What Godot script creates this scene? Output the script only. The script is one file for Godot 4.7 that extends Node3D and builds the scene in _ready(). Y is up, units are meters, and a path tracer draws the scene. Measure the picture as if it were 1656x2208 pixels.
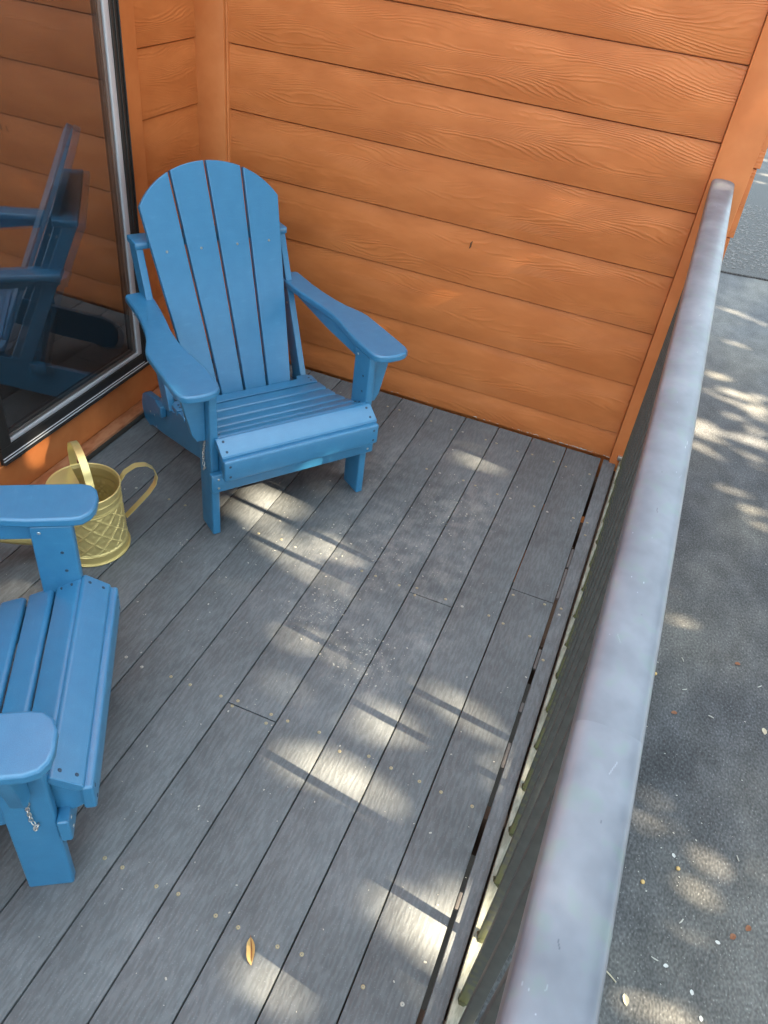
extends Node3D

# A corner of a deck: orange lap siding, a tall window, two blue folding chairs, a brass watering can,
# a grey railing, and a shaded asphalt driveway below. Metres, y up, the deck boards' top is y = 0.

const GROUND_Y := -0.8
const GAP_SHARE := 0.55
const SUN_TO := Vector3(0.78, 0.62, 0.10)     # towards the sun
# spots where sunlight slips between the leaves of the driveway trees: [x, y, z, radius of the gap]
const SUN_GAPS := [
	[0.504, -0.8, -3.993, 0.03], [0.594, -0.8, -4.013, 0.03], [0.705, -0.8, -3.993, 0.05], [0.776, -0.8, -3.947, 0.05], [0.731, -0.8, -3.784, 0.03], [0.895, -0.8, -3.895, 0.07], [0.642, -0.8, -3.595, 0.03], [0.619, -0.8, -3.468, 0.02], [0.613, -0.8, -3.41, 0.03], [0.649, -0.8, -3.331, 0.035],
	[0.759, -0.8, -3.361, 0.04], [0.552, -0.8, -2.709, 0.06], [0.601, -0.8, -2.761, 0.06], [0.524, -0.8, -2.475, 0.035], [0.636, -0.8, -2.574, 0.06], [0.687, -0.8, -2.558, 0.07], [0.721, -0.8, -2.532, 0.05], [0.668, -0.8, -2.423, 0.055], [0.778, -0.8, -2.567, 0.04], [0.821, -0.8, -2.519, 0.05],
	[0.885, -0.8, -2.615, 0.05], [0.783, -0.8, -2.403, 0.055], [0.84, -0.8, -2.393, 0.05], [0.912, -0.8, -2.429, 0.06], [0.709, -0.8, -2.233, 0.05], [0.882, -0.8, -2.304, 0.06], [0.831, -0.8, -2.12, 0.055], [0.87, -0.8, -2.111, 0.04], [0.78, -0.8, -2.016, 0.03], [0.498, -0.8, -2.036, 0.05],
	[0.57, -0.8, -2.029, 0.05], [0.528, -0.8, -1.954, 0.065], [0.575, -0.8, -1.941, 0.065], [0.573, -0.8, -1.867, 0.06], [0.619, -0.8, -1.855, 0.05], [0.493, -0.8, -1.9, 0.05], [0.675, -0.8, -1.961, 0.035], [0.695, -0.8, -1.846, 0.04], [0.764, -0.8, -1.81, 0.04], [0.752, -0.8, -1.943, 0.03],
	[0.842, -0.8, -1.965, 0.05], [0.894, -0.8, -2.012, 0.05], [0.925, -0.8, -1.936, 0.05], [0.519, -0.8, -1.757, 0.025], [0.548, -0.8, -1.682, 0.025], [0.666, -0.8, -1.677, 0.035], [0.648, -0.8, -1.608, 0.055], [0.693, -0.8, -1.591, 0.055], [0.722, -0.8, -1.593, 0.04], [0.876, -0.8, -1.771, 0.055],
	[0.928, -0.8, -1.671, 0.04], [0.696, -0.8, -1.384, 0.025], [0.736, -0.8, -1.276, 0.04], [0.764, -0.8, -1.266, 0.04], [0.795, -0.8, -1.335, 0.05], [0.851, -0.8, -1.29, 0.035], [0.906, -0.8, -1.246, 0.05], [0.867, -0.8, -1.211, 0.04], [0.882, -0.8, -1.099, 0.04], [0.928, -0.8, -1.101, 0.05],
	[0.507, -0.8, -0.326, 0.03], [0.496, -0.8, -0.174, 0.055], [0.522, -0.8, -0.144, 0.05], [0.583, -0.8, -0.167, 0.045], [0.758, -0.8, -0.048, 0.025], [0.888, -0.8, 0.569, 0.03], [0.565, -0.8, 0.827, 0.035], [0.493, -0.8, 0.937, 0.04], [0.619, -0.8, 0.904, 0.04], [0.56, -0.8, 0.937, 0.025],
	[0.76, -0.8, 0.983, 0.05], [0.784, -0.8, 0.994, 0.05], [0.731, -0.8, 1.107, 0.05], [0.711, -0.8, 1.125, 0.04], [0.675, -0.8, 1.108, 0.025], [0.956, -0.8, 0.935, 0.04], [0.672, -0.8, 1.533, 0.055], [0.708, -0.8, 1.533, 0.06], [0.739, -0.8, 1.254, 0.02], [0.564, -0.8, 1.581, 0.025],
	[0.817, -0.8, -9.619, 0.12], [0.84, -0.8, -8.742, 0.14], [0.763, -0.8, -8.323, 0.08], [0.68, -0.8, -6.75, 0.04], [-1.074, 0, 0.955, 0.035], [-1.038, 0, 0.965, 0.045], [-0.995, 0, 0.974, 0.04], [-0.935, 0, 0.97, 0.04], [-0.96, 0, 0.978, 0.03], [-1.063, 0, 0.837, 0.035],
	[-1.002, 0, 0.838, 0.045], [-0.975, 0, 0.84, 0.04], [-0.952, 0, 0.852, 0.03], [-0.908, 0, 0.855, 0.04], [-1.014, 0, 0.894, 0.025], [-0.955, 0, 0.895, 0.025], [-0.902, -0, 0.701, 0.025], [-0.851, 0, 0.753, 0.03], [-0.922, 0, 1.063, 0.05], [-0.884, 0, 1.073, 0.055],
	[-0.859, 0, 1.077, 0.04], [-0.797, 0, 1.067, 0.04], [-0.772, 0, 0.987, 0.025], [-0.722, 0, 1.124, 0.03], [-0.702, -0, 1.003, 0.025], [-0.664, 0, 1, 0.04], [-0.635, -0, 0.994, 0.045], [-0.598, 0, 1, 0.035], [-0.609, 0, 1.146, 0.025], [-0.586, 0, 1.15, 0.025],
	[-0.905, 0, 1.324, 0.028], [-0.867, 0, 1.312, 0.025], [-0.712, 0, 0.884, 0.02], [-0.614, 0, 1.549, 0.022], [-0.544, 0, 1.549, 0.025], [-0.401, 0, 1.581, 0.03], [-0.362, 0, 1.58, 0.032], [-0.333, 0, 1.509, 0.023], [-0.302, 0, 1.527, 0.023], [-0.253, 0, 1.522, 0.023],
	[-0.228, 0, 1.386, 0.027], [-0.198, 0, 1.391, 0.04], [-0.168, 0, 1.397, 0.045], [-0.143, 0, 1.414, 0.03], [-0.497, 0, 1.705, 0.03], [-0.46, 0, 1.748, 0.05], [-0.434, 0, 1.74, 0.055], [-0.398, 0, 1.743, 0.045], [-0.384, 0, 1.685, 0.035], [-0.348, 0, 1.698, 0.042],
	[-0.315, 0, 1.707, 0.05], [-0.297, 0, 1.732, 0.05], [-0.319, 0, 1.73, 0.04], [-0.244, 0, 1.727, 0.042], [-0.199, 0, 1.741, 0.035], [-0.331, 0, 2.178, 0.032], [-0.302, 0, 2.185, 0.038], [-0.273, 0, 2.188, 0.04], [-0.244, 0, 2.191, 0.038], [-0.219, 0, 2.199, 0.032],
	[-0.158, 0, 1.971, 0.04], [-0.132, 0, 1.972, 0.05], [-0.106, 0, 1.973, 0.055], [-0.112, 0, 2.006, 0.04], [-0.094, 0, 1.919, 0.03], [-0.483, 0, 0.185, 0.024], [-0.5, 0, 0.318, 0.022], [-0.437, 0, 0.267, 0.025], [-0.393, 0, 0.295, 0.03], [-0.334, 0, 0.305, 0.026],
	[-0.293, -0, 0.301, 0.032], [-0.46, 0, 0.567, 0.028], [-0.346, -0, 0.593, 0.023], [-0.456, 0, 1.384, 0.028], [-0.57, 0, 1.377, 0.03], [-0.649, 0, 1.377, 0.022], [-0.566, 0, 1.195, 0.02], [-0.737, 0, 2.397, 0.045], [-0.709, 0, 2.403, 0.045], [-0.677, 0, 2.4, 0.035],
	[-0.69, 0, 2.357, 0.023], [-0.54, 0, 2.337, 0.023], [-0.009, 0, 1.862, 0.03], [-0.007, 0, 1.904, 0.03], [-0.008, 0, 1.943, 0.04], [-0.013, 0, 1.982, 0.035], [-0.013, 0, 2.027, 0.03], [0.026, 0, 1.898, 0.04], [0.019, 0, 1.949, 0.05], [0.017, 0, 1.987, 0.05],
	[0.035, 0, 1.997, 0.04], [0.036, 0, 2.099, 0.035], [0.066, 0, 1.82, 0.03], [0.061, 0, 1.886, 0.03], [0.067, 0, 1.946, 0.04], [0.002, 0, 1.428, 0.026], [0.024, 0, 1.539, 0.03], [-0.008, 0, 1.541, 0.025], [0.064, 0, 1.48, 0.022], [-0.275, 1, 0, 0.045],
	[-0.21, 1.056, 0, 0.055], [-0.163, 1.093, 0, 0.04], [-0.319, 0.969, 0, 0.03], [-0.821, 0.374, 0, 0.04], [-0.755, 0.44, 0, 0.04], [-0.698, 0.484, 0, 0.025], [-0.425, 0.695, 0, 0.025], [-0.33, 0.775, 0, 0.025], [-1.067, 0.173, 0, 0.02], [-0.946, -0.382, 0, 0.02],
	[-1.7, 0.118, 1.155, 0.04], [-1.7, 0.085, 0.908, 0.04], [-1.7, 0.128, 1.142, 0.03], [-1.712, 0, 0.871, 0.025], [-1.707, 0, 0.798, 0.025], [-1.43, 0, 1.601, 0.04], [-1.418, 0.9, 0.492, 0.025], [-0.841, 0.2, 0.839, 0.03], [-1.523, 0.85, 0.687, 0.012], [0.075, 1.07, 2.335, 0.03],
	[0.09, 1.07, 2.38, 0.03],
]
const SCREWS := [
	[-0.586, 0.125], [-0.541, 0.118], [-0.444, 0.123], [-0.398, 0.124], [-0.311, 0.134], [-0.253, 0.126], [-0.166, 0.13], [-0.117, 0.137], [-0.024, 0.139], [-0.678, 0.108], [-0.819, 0.101], [-0.87, 0.101], [-0.585, 0.426], [-0.533, 0.427], [-0.442, 0.425], [-0.394, 0.432],
	[-0.308, 0.441], [-0.259, 0.442], [-0.17, 0.443], [-0.12, 0.45], [-0.028, 0.437], [0.022, 0.438], [-0.457, 1.044], [-0.404, 1.029], [-0.399, 1.061], [-0.254, 1.038], [-0.17, 1.036], [-0.122, 1.047], [-0.037, 1.059], [-0.309, 1.032], [-0.125, 0.915], [-0.026, 0.908],
	[0.025, 0.901], [-0.38, 1.658], [-0.309, 1.639], [-0.247, 1.646], [-0.171, 1.65], [-0.114, 1.654], [-0.034, 1.657], [-0.449, 1.631], [-0.535, 1.636], [-0.581, 1.665], [-0.582, 1.636], [-0.683, 1.657], [-0.678, 1.637], [-0.813, 1.648], [-0.724, 1.644], [-0.584, 1.04],
	[-0.537, 1.041], [-0.947, 1.039], [-0.87, 1.03], [-0.815, 1.041], [-0.679, 1.027], [-1.002, 1.04], [-0.724, 2.118], [-0.679, 2.119], [-0.542, 2.118], [-0.449, 2.124], [-0.396, 2.125], [-0.306, 2.125], [-0.255, 2.118], [-0.119, 2.122], [-0.037, 2.119], [-1.012, 1.645],
	[-0.956, 1.655], [-0.871, 1.648], [-0.592, 2.123], [-1.288, 1.03], [-1.225, 1.032], [-1.414, 1.033], [0.028, 0.51], [0.025, 0.93], [0.02, 1.13],
]
const GROUND_BITS := [
	["w", 0.650, 1.023, "white petal on the asphalt, the larger one beside a sunlit patch"],
	["w", 0.745, 1.444, "round white petal low on the asphalt near the pale cupped leaf"],
	["t", 0.561, 1.165, "tan seed on the asphalt close to the handrail's edge"],
	["t", 0.668, 1.066, "tan seed on the asphalt just below the large white petal"],
	["s", 0.695, 1.241, "upright straw bit in the middle of the shaded asphalt"],
	["s", 0.628, 1.394, "straw bit on the asphalt above the white petal pair"],
	["s", 0.487, 1.444, "straw bit on the asphalt touching the handrail's outline"],
	["b", 0.902, 1.171, "reddish brown curled leaf, larger of the two together"],
	["b", 0.856, 1.220, "small reddish brown leaf scrap beside the larger curled leaf"],
	["l", 0.560, 1.548, "pale cupped leaf with brown middle near the bottom of the asphalt"],
	["k", 0.505, 1.501, "thin straw coloured twig on the asphalt by the handrail"],
	["w", 0.663, 1.400, "tiny white petal below the dark hair-like twig on the asphalt"],
	["w", 0.811, 1.259, "tiny white petal on the asphalt left of the two brown leaves"],
	["w", 0.777, 1.506, "small white petal beside the lowest sunlit patch on the asphalt"],
	["s", 0.861, 0.936, "small straw bit on the asphalt right of the brightest patch"],
	["s", 0.620, 0.256, "slanting straw bit on the dark asphalt beside the rail's middle"],
	["s", 0.734, 0.351, "short upright straw bit on the dark asphalt, right of the rail"],
	["s", 0.919, 0.089, "straw bit on the asphalt at the picture's right edge"],
	["t", 0.495, 0.229, "tan seed on the asphalt, uppermost one beside the rail"],
	["b", 0.825, 0.001, "dark red leaf scrap at the end of a thin sunlit streak"],
	["b", 0.591, 0.400, "small orange brown leaf scrap beside two straw bits by the rail"],
	["l", 0.941, 0.325, "pale leaf on the asphalt at the picture's right edge"],
	["s", 0.597, 0.090, "tiny straw bit on the asphalt, uppermost of the straw bits"],
	["s", 0.489, 0.156, "tiny straw bit by the rail, above the uppermost tan seed"],
]
const TWIG := Vector3(-0.676, 0.673, -0.004)
const SIDING_Y := [0.0, 0.123, 0.330, 0.538, 0.746, 0.957, 1.167, 1.374, 1.583, 1.791, 2.0, 2.208, 2.417, 2.625, 2.834]
const JOISTS := [0.12, 0.43, 1.04, 1.64, 2.12, 2.6, 3.1, 3.6, 4.1]

var rng := RandomNumberGenerator.new()
var counts := {}
var M := {}
var screw_mesh: Mesh
var deck_screw: Mesh

# ---------------------------------------------------------------- helpers

func numbered(called: String) -> String:
	if not counts.has(called):
		counts[called] = 0
		return called
	counts[called] += 1
	return "%s_%03d" % [called, counts[called]]

func thing(called: String, label: String, category: String, at := Vector3.ZERO, turn := 0.0, group := "") -> Node3D:
	var o := Node3D.new()
	o.name = numbered(called)
	add_child(o)
	o.position = at
	o.rotation.y = turn
	tag(o, label, category, group)
	return o

func tag(o: Node3D, label: String, category := "", group := "", kind := "") -> void:
	if label: o.set_meta("label", label)
	if category: o.set_meta("category", category)
	if group: o.set_meta("group", group)
	if kind: o.set_meta("kind", kind)

func part(called: String, mesh: Mesh, mat: Material, parent: Node3D, xf := Transform3D()) -> MeshInstance3D:
	var o := MeshInstance3D.new()
	o.name = called if parent != self else numbered(called)
	o.mesh = mesh
	o.material_override = mat
	o.transform = xf
	parent.add_child(o, true)
	return o

func obj(called: String, st: SurfaceTool, mat: Material, parent: Node3D, xf := Transform3D()) -> MeshInstance3D:
	return part(called, st.commit(), mat, parent, xf)

func begin() -> SurfaceTool:
	var st := SurfaceTool.new()
	st.begin(Mesh.PRIMITIVE_TRIANGLES)
	return st

func vert(st: SurfaceTool, p: Vector3, n: Vector3, uv: Vector2) -> void:
	st.set_normal(n)
	st.set_uv(uv)
	st.add_vertex(p)

func tri(st: SurfaceTool, p: Array, n: Array, uv: Array) -> void:
	var face: Vector3 = (p[0] - p[2]).cross(p[0] - p[1])
	var sum: Vector3 = n[0] + n[1] + n[2]
	var order := [0, 1, 2] if face.dot(sum) >= 0.0 else [0, 2, 1]
	for i in order:
		vert(st, p[i], n[i], uv[i])

func quad(st: SurfaceTool, a: Vector3, b: Vector3, c: Vector3, d: Vector3, na: Vector3, nb: Vector3, nc: Vector3, nd: Vector3, ua: Vector2, ub: Vector2, uc: Vector2, ud: Vector2) -> void:
	tri(st, [a, b, c], [na, nb, nc], [ua, ub, uc])
	tri(st, [a, c, d], [na, nc, nd], [ua, uc, ud])

func area2(p: PackedVector2Array) -> float:
	var s := 0.0
	for i in p.size():
		var q := p[(i + 1) % p.size()]
		s += p[i].x * q.y - q.x * p[i].y
	return s

# polygon (in local x, y) drawn out along local z from z0 to z1 with rounded edges; UVs in metres
# uvmode 0: (along, around); 1: (world x, world z); 2: (x, y) everywhere
func prism(st: SurfaceTool, poly_in: PackedVector2Array, z0: float, z1: float, bev := 0.003, xf := Transform3D(), steps := 2, uvmode := 0, uvo := Vector2.ZERO) -> void:
	var poly := poly_in.duplicate()
	if area2(poly) < 0.0:
		poly.reverse()
	var n := poly.size()
	var en: Array[Vector2] = []
	for i in n:
		var e := (poly[(i + 1) % n] - poly[i]).normalized()
		en.append(Vector2(e.y, -e.x))
	var mit: Array[Vector2] = []
	var per: Array[float] = [0.0]
	for i in n:
		var a := en[(i + n - 1) % n]
		var b := en[i]
		var m := (a + b)
		m = m / maxf(0.25, (m.dot(b)))
		mit.append(m)
		per.append(per[i] + poly[i].distance_to(poly[(i + 1) % n]))
	var rings := []      # [inset, z, sin, cosz]
	for i in steps + 1:
		var a := PI / 2 * i / steps
		rings.append([bev * (1.0 - sin(a)), z0 + bev * (1.0 - cos(a)), sin(a), -cos(a)])
	for i in steps + 1:
		var a := PI / 2 * (steps - i) / steps
		rings.append([bev * (1.0 - sin(a)), z1 - bev * (1.0 - cos(a)), sin(a), cos(a)])
	var B := xf.basis
	for i in n:
		var j := (i + 1) % n
		var ni := en[i]
		var nj := en[i]
		if en[i].dot(en[(i + n - 1) % n]) > 0.8:
			ni = (en[i] + en[(i + n - 1) % n]).normalized()
		if en[i].dot(en[j]) > 0.8:
			nj = (en[i] + en[j]).normalized()
		for k in rings.size() - 1:
			var r: Array = rings[k]
			var s: Array = rings[k + 1]
			if s[1] - r[1] < 1e-7 and absf(s[0] - r[0]) < 1e-7:
				continue
			var p := [
				Vector3(poly[i].x - mit[i].x * r[0], poly[i].y - mit[i].y * r[0], r[1]),
				Vector3(poly[j].x - mit[j].x * r[0], poly[j].y - mit[j].y * r[0], r[1]),
				Vector3(poly[j].x - mit[j].x * s[0], poly[j].y - mit[j].y * s[0], s[1]),
				Vector3(poly[i].x - mit[i].x * s[0], poly[i].y - mit[i].y * s[0], s[1])]
			var nn := [Vector3(ni.x * r[2], ni.y * r[2], r[3]), Vector3(nj.x * r[2], nj.y * r[2], r[3]), Vector3(nj.x * s[2], nj.y * s[2], s[3]), Vector3(ni.x * s[2], ni.y * s[2], s[3])]
			var uv := [Vector2(r[1], per[i]), Vector2(r[1], per[i + 1]), Vector2(s[1], per[i + 1]), Vector2(s[1], per[i])]
			emit_quad(st, p, nn, uv, xf, uvmode, uvo)
	var idx := Geometry2D.triangulate_polygon(poly)
	for cap in 2:
		var z: float = (z0 if cap == 0 else z1)
		var nz := Vector3(0, 0, -1.0 if cap == 0 else 1.0)
		for t in range(0, idx.size(), 3):
			var p := []
			var uv := []
			for q in 3:
				var v := poly[idx[t + q]] - mit[idx[t + q]] * bev
				var w := xf * Vector3(v.x, v.y, z)
				p.append(w)
				uv.append((Vector2(w.x, w.z) if uvmode == 1 else v) + uvo)
			var wn := (B * nz).normalized()
			tri(st, p, [wn, wn, wn], uv)

func emit_quad(st: SurfaceTool, p: Array, nn: Array, uv: Array, xf: Transform3D, uvmode: int, uvo: Vector2) -> void:
	var P := []
	var N := []
	var U := []
	for i in 4:
		var w: Vector3 = xf * p[i]
		P.append(w)
		N.append((xf.basis * nn[i]).normalized())
		U.append((uv[i] if uvmode == 0 else (Vector2(w.x, w.z) if uvmode == 1 else Vector2(p[i].x, p[i].y))) + uvo)
	quad(st, P[0], P[1], P[2], P[3], N[0], N[1], N[2], N[3], U[0], U[1], U[2], U[3])

func rect(x0: float, y0: float, x1: float, y1: float) -> PackedVector2Array:
	return PackedVector2Array([Vector2(x0, y0), Vector2(x1, y0), Vector2(x1, y1), Vector2(x0, y1)])

# rectangle with rounded corners of radius r
func rrect(x0: float, y0: float, x1: float, y1: float, r: float, n := 3) -> PackedVector2Array:
	var p := PackedVector2Array()
	for c in [[x1 - r, y0 + r, -PI / 2], [x1 - r, y1 - r, 0.0], [x0 + r, y1 - r, PI / 2], [x0 + r, y0 + r, PI]]:
		for i in n + 1:
			var a: float = c[2] + PI / 2 * i / n
			p.append(Vector2(c[0] + r * cos(a), c[1] + r * sin(a)))
	return p

# a box from lo to hi with rounded edges, drawn out along its longest axis
func box(st: SurfaceTool, lo: Vector3, hi: Vector3, bev := 0.003, steps := 2, uvo := Vector2.ZERO) -> void:
	var d := hi - lo
	var r := minf(bev, 0.45 * minf(d.x, minf(d.y, d.z)))
	if d.z >= d.x and d.z >= d.y:
		prism(st, rrect(lo.x, lo.y, hi.x, hi.y, r, steps), lo.z, hi.z, r, Transform3D(), steps, 0, uvo)
	elif d.x >= d.y:
		prism(st, rrect(lo.z, lo.y, hi.z, hi.y, r, steps), lo.x, hi.x, r, Transform3D(Basis(Vector3(0, 0, 1), Vector3(0, 1, 0), Vector3(1, 0, 0)), Vector3.ZERO), steps, 0, uvo)
	else:
		prism(st, rrect(lo.x, lo.z, hi.x, hi.z, r, steps), lo.y, hi.y, r, Transform3D(Basis(Vector3(1, 0, 0), Vector3(0, 0, 1), Vector3(0, 1, 0)), Vector3.ZERO), steps, 0, uvo)

func boxed(lo: Vector3, hi: Vector3, bev := 0.003, steps := 2, uvo := Vector2.ZERO) -> SurfaceTool:
	var st := begin()
	box(st, lo, hi, bev, steps, uvo)
	return st

# a tube along points, radius per point
func tube(st: SurfaceTool, pts: Array, radii: Array, sides := 8, closed := false) -> void:
	var frames := []
	var up := Vector3.UP
	var n := pts.size()
	for i in n:
		var a: Vector3 = pts[(i + n - 1) % n] if closed or i > 0 else pts[i]
		var b: Vector3 = pts[(i + 1) % n] if closed or i < n - 1 else pts[i]
		var t := (b - a).normalized()
		var s := t.cross(up)
		if s.length() < 0.05:
			s = t.cross(Vector3.RIGHT)
		s = s.normalized()
		up = s.cross(t).normalized()
		frames.append([s, up])
	for i in (n if closed else n - 1):
		var j := (i + 1) % n
		for k in sides:
			var c := []
			for q in [[i, k], [j, k], [j, k + 1], [i, k + 1]]:
				var a: float = TAU * q[1] / sides
				var d: Vector3 = frames[q[0]][0] * cos(a) + frames[q[0]][1] * sin(a)
				c.append([pts[q[0]] + d * radii[q[0] % radii.size()], d])
			quad(st, c[0][0], c[1][0], c[2][0], c[3][0], c[0][1], c[1][1], c[2][1], c[3][1], Vector2(i, k) * 0.02, Vector2(j, k) * 0.02, Vector2(j, k + 1) * 0.02, Vector2(i, k + 1) * 0.02)

# a flat strip of metal w wide (along side) and t thick, bent along points
func strap(st: SurfaceTool, pts: Array, side: Vector3, w: float, t: float) -> void:
	var n := pts.size()
	var ring := []
	for i in n:
		var a: Vector3 = pts[maxi(i - 1, 0)]
		var b: Vector3 = pts[mini(i + 1, n - 1)]
		var up := side.cross((b - a).normalized()).normalized()
		ring.append([pts[i] + side * w / 2 + up * t / 2, pts[i] - side * w / 2 + up * t / 2, pts[i] - side * w / 2 - up * t / 2, pts[i] + side * w / 2 - up * t / 2, up])
	for i in n - 1:
		var r: Array = ring[i]
		var s: Array = ring[i + 1]
		var u0: Vector3 = r[4]
		var u1: Vector3 = s[4]
		quad(st, r[0], r[1], s[1], s[0], u0, u0, u1, u1, Vector2.ZERO, Vector2.ZERO, Vector2.ZERO, Vector2.ZERO)
		quad(st, r[3], r[2], s[2], s[3], -u0, -u0, -u1, -u1, Vector2.ZERO, Vector2.ZERO, Vector2.ZERO, Vector2.ZERO)
		quad(st, r[0], r[3], s[3], s[0], side, side, side, side, Vector2.ZERO, Vector2.ZERO, Vector2.ZERO, Vector2.ZERO)
		quad(st, r[1], r[2], s[2], s[1], -side, -side, -side, -side, Vector2.ZERO, Vector2.ZERO, Vector2.ZERO, Vector2.ZERO)

func cyl(r: float, h: float, sides := 10, dome := 0.0) -> Mesh:
	var st := begin()
	var prof := [Vector2(r, 0), Vector2(r, h * 0.7), Vector2(r * 0.7, h)]
	for i in sides:
		var a0 := TAU * i / sides
		var a1 := TAU * (i + 1) / sides
		for k in prof.size() - 1:
			var p: Vector2 = prof[k]
			var q: Vector2 = prof[k + 1]
			var ny: float = 0.0 if k == 0 else 0.8
			var n0 := Vector3(cos(a0), ny, sin(a0)).normalized()
			var n1 := Vector3(cos(a1), ny, sin(a1)).normalized()
			quad(st, Vector3(p.x * cos(a0), p.y, p.x * sin(a0)), Vector3(p.x * cos(a1), p.y, p.x * sin(a1)), Vector3(q.x * cos(a1), q.y, q.x * sin(a1)), Vector3(q.x * cos(a0), q.y, q.x * sin(a0)), n0, n1, n1, n0, Vector2.ZERO, Vector2.ZERO, Vector2.ZERO, Vector2.ZERO)
		tri(st, [Vector3(0, h - dome, 0), Vector3(prof[2].x * cos(a0), h, prof[2].x * sin(a0)), Vector3(prof[2].x * cos(a1), h, prof[2].x * sin(a1))], [Vector3.UP, Vector3.UP, Vector3.UP], [Vector2.ZERO, Vector2.ZERO, Vector2.ZERO])
	return st.commit()

# a screw head standing on a face: centre and outward normal in the parent's axes
func screw(parent: Node3D, at: Vector3, n: Vector3, mat: Material, mesh: Mesh = null) -> void:
	var y := n.normalized()
	var x := y.cross(Vector3(0.3, 0.2, 0.9)).normalized()
	part("screw", mesh if mesh else screw_mesh, mat, parent, Transform3D(Basis(x, y, x.cross(y)), at - y * 0.0008))

# ---------------------------------------------------------------- textures and materials

func noise(s: int, freq: float, octaves := 3, type := FastNoiseLite.TYPE_SIMPLEX_SMOOTH) -> FastNoiseLite:
	var f := FastNoiseLite.new()
	f.seed = s
	f.noise_type = type
	f.frequency = freq
	f.fractal_type = FastNoiseLite.FRACTAL_FBM if octaves > 1 else FastNoiseLite.FRACTAL_NONE
	f.fractal_octaves = octaves
	return f

# bytes of a noise picture w x h, drawn at 1/sx, 1/sy and stretched
func layer(s: int, freq: float, w: int, h: int, sx := 1, sy := 1, octaves := 3, seamless := false) -> PackedByteArray:
	var f := noise(s, freq, octaves)
	var im: Image = f.get_seamless_image(w / sx, h / sy, false, false, 0.2, true) if seamless else f.get_image(w / sx, h / sy, false, false, true)
	if sx > 1 or sy > 1:
		im.resize(w, h, Image.INTERPOLATE_CUBIC)
	im.convert(Image.FORMAT_L8)
	return im.get_data()

func tex(data: PackedByteArray, w: int, h: int, format := Image.FORMAT_RGB8) -> ImageTexture:
	return ImageTexture.create_from_image(Image.create_from_data(w, h, false, format, data))

func lin(r: float, g: float, b: float) -> Color:
	return Color(r, g, b).linear_to_srgb()

func mat(called: String, c: Color, rough := 0.6, metal := 0.0) -> StandardMaterial3D:
	var m := StandardMaterial3D.new()
	m.resource_name = called
	m.albedo_color = c
	m.roughness = rough
	m.metallic = metal
	M[called] = m
	return m

func sstep(a: float, b: float, x: float) -> float:
	var t := clampf((x - a) / (b - a), 0.0, 1.0)
	return t * t * (3.0 - 2.0 * t)

# pressed wood grain of the cement siding: 2.0 m x 0.8 m, 1 mm a pixel wide
func siding_relief() -> ImageTexture:
	var W := 2048
	var H := 1024
	var warp := layer(11, 0.0065, W, H, 4, 1, 1)
	var wig := layer(12, 0.03, W, H, 2, 1, 2)
	var amp := layer(13, 0.012, W, H, 8, 1, 2)
	var out := PackedByteArray()
	out.resize(W * H)
	for y in H:
		var vm := y * 800.0 / H
		var row := y * W
		for x in W:
			var i := row + x
			var p := vm / 8.0 + (warp[i] - 128) * 0.034 + (wig[i] - 128) * 0.0022
			var s := 0.5 + 0.5 * sin(TAU * p)
			var fine := 0.5 + 0.5 * sin(TAU * p * 2.0 + 1.0)
			var a := clampf((amp[i] - 96) / 70.0, 0.0, 1.0)
			out[i] = int(255.0 * clampf(0.22 + (0.14 + 0.5 * a) * s * s + 0.08 * fine, 0.0, 1.0))
	return tex(out, W, H, Image.FORMAT_L8)

func mottled(s: int, size: int, freq: float, c0: Color, c1: Color, freq2 := 0.0, amount2 := 0.0) -> ImageTexture:
	var a := layer(s, freq, size, size, 1, 1, 4, true)
	var b := layer(s + 1, freq2 if freq2 > 0.0 else freq, size, size, 1, 1, 2, true)
	var out := PackedByteArray()
	out.resize(size * size * 3)
	for i in size * size:
		var t := clampf((a[i] - 60) / 136.0 + (b[i] - 128) / 128.0 * amount2, 0.0, 1.0)
		out[i * 3] = int(255 * lerpf(c0.r, c1.r, t))
		out[i * 3 + 1] = int(255 * lerpf(c0.g, c1.g, t))
		out[i * 3 + 2] = int(255 * lerpf(c0.b, c1.b, t))
	return tex(out, size, size)

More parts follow.
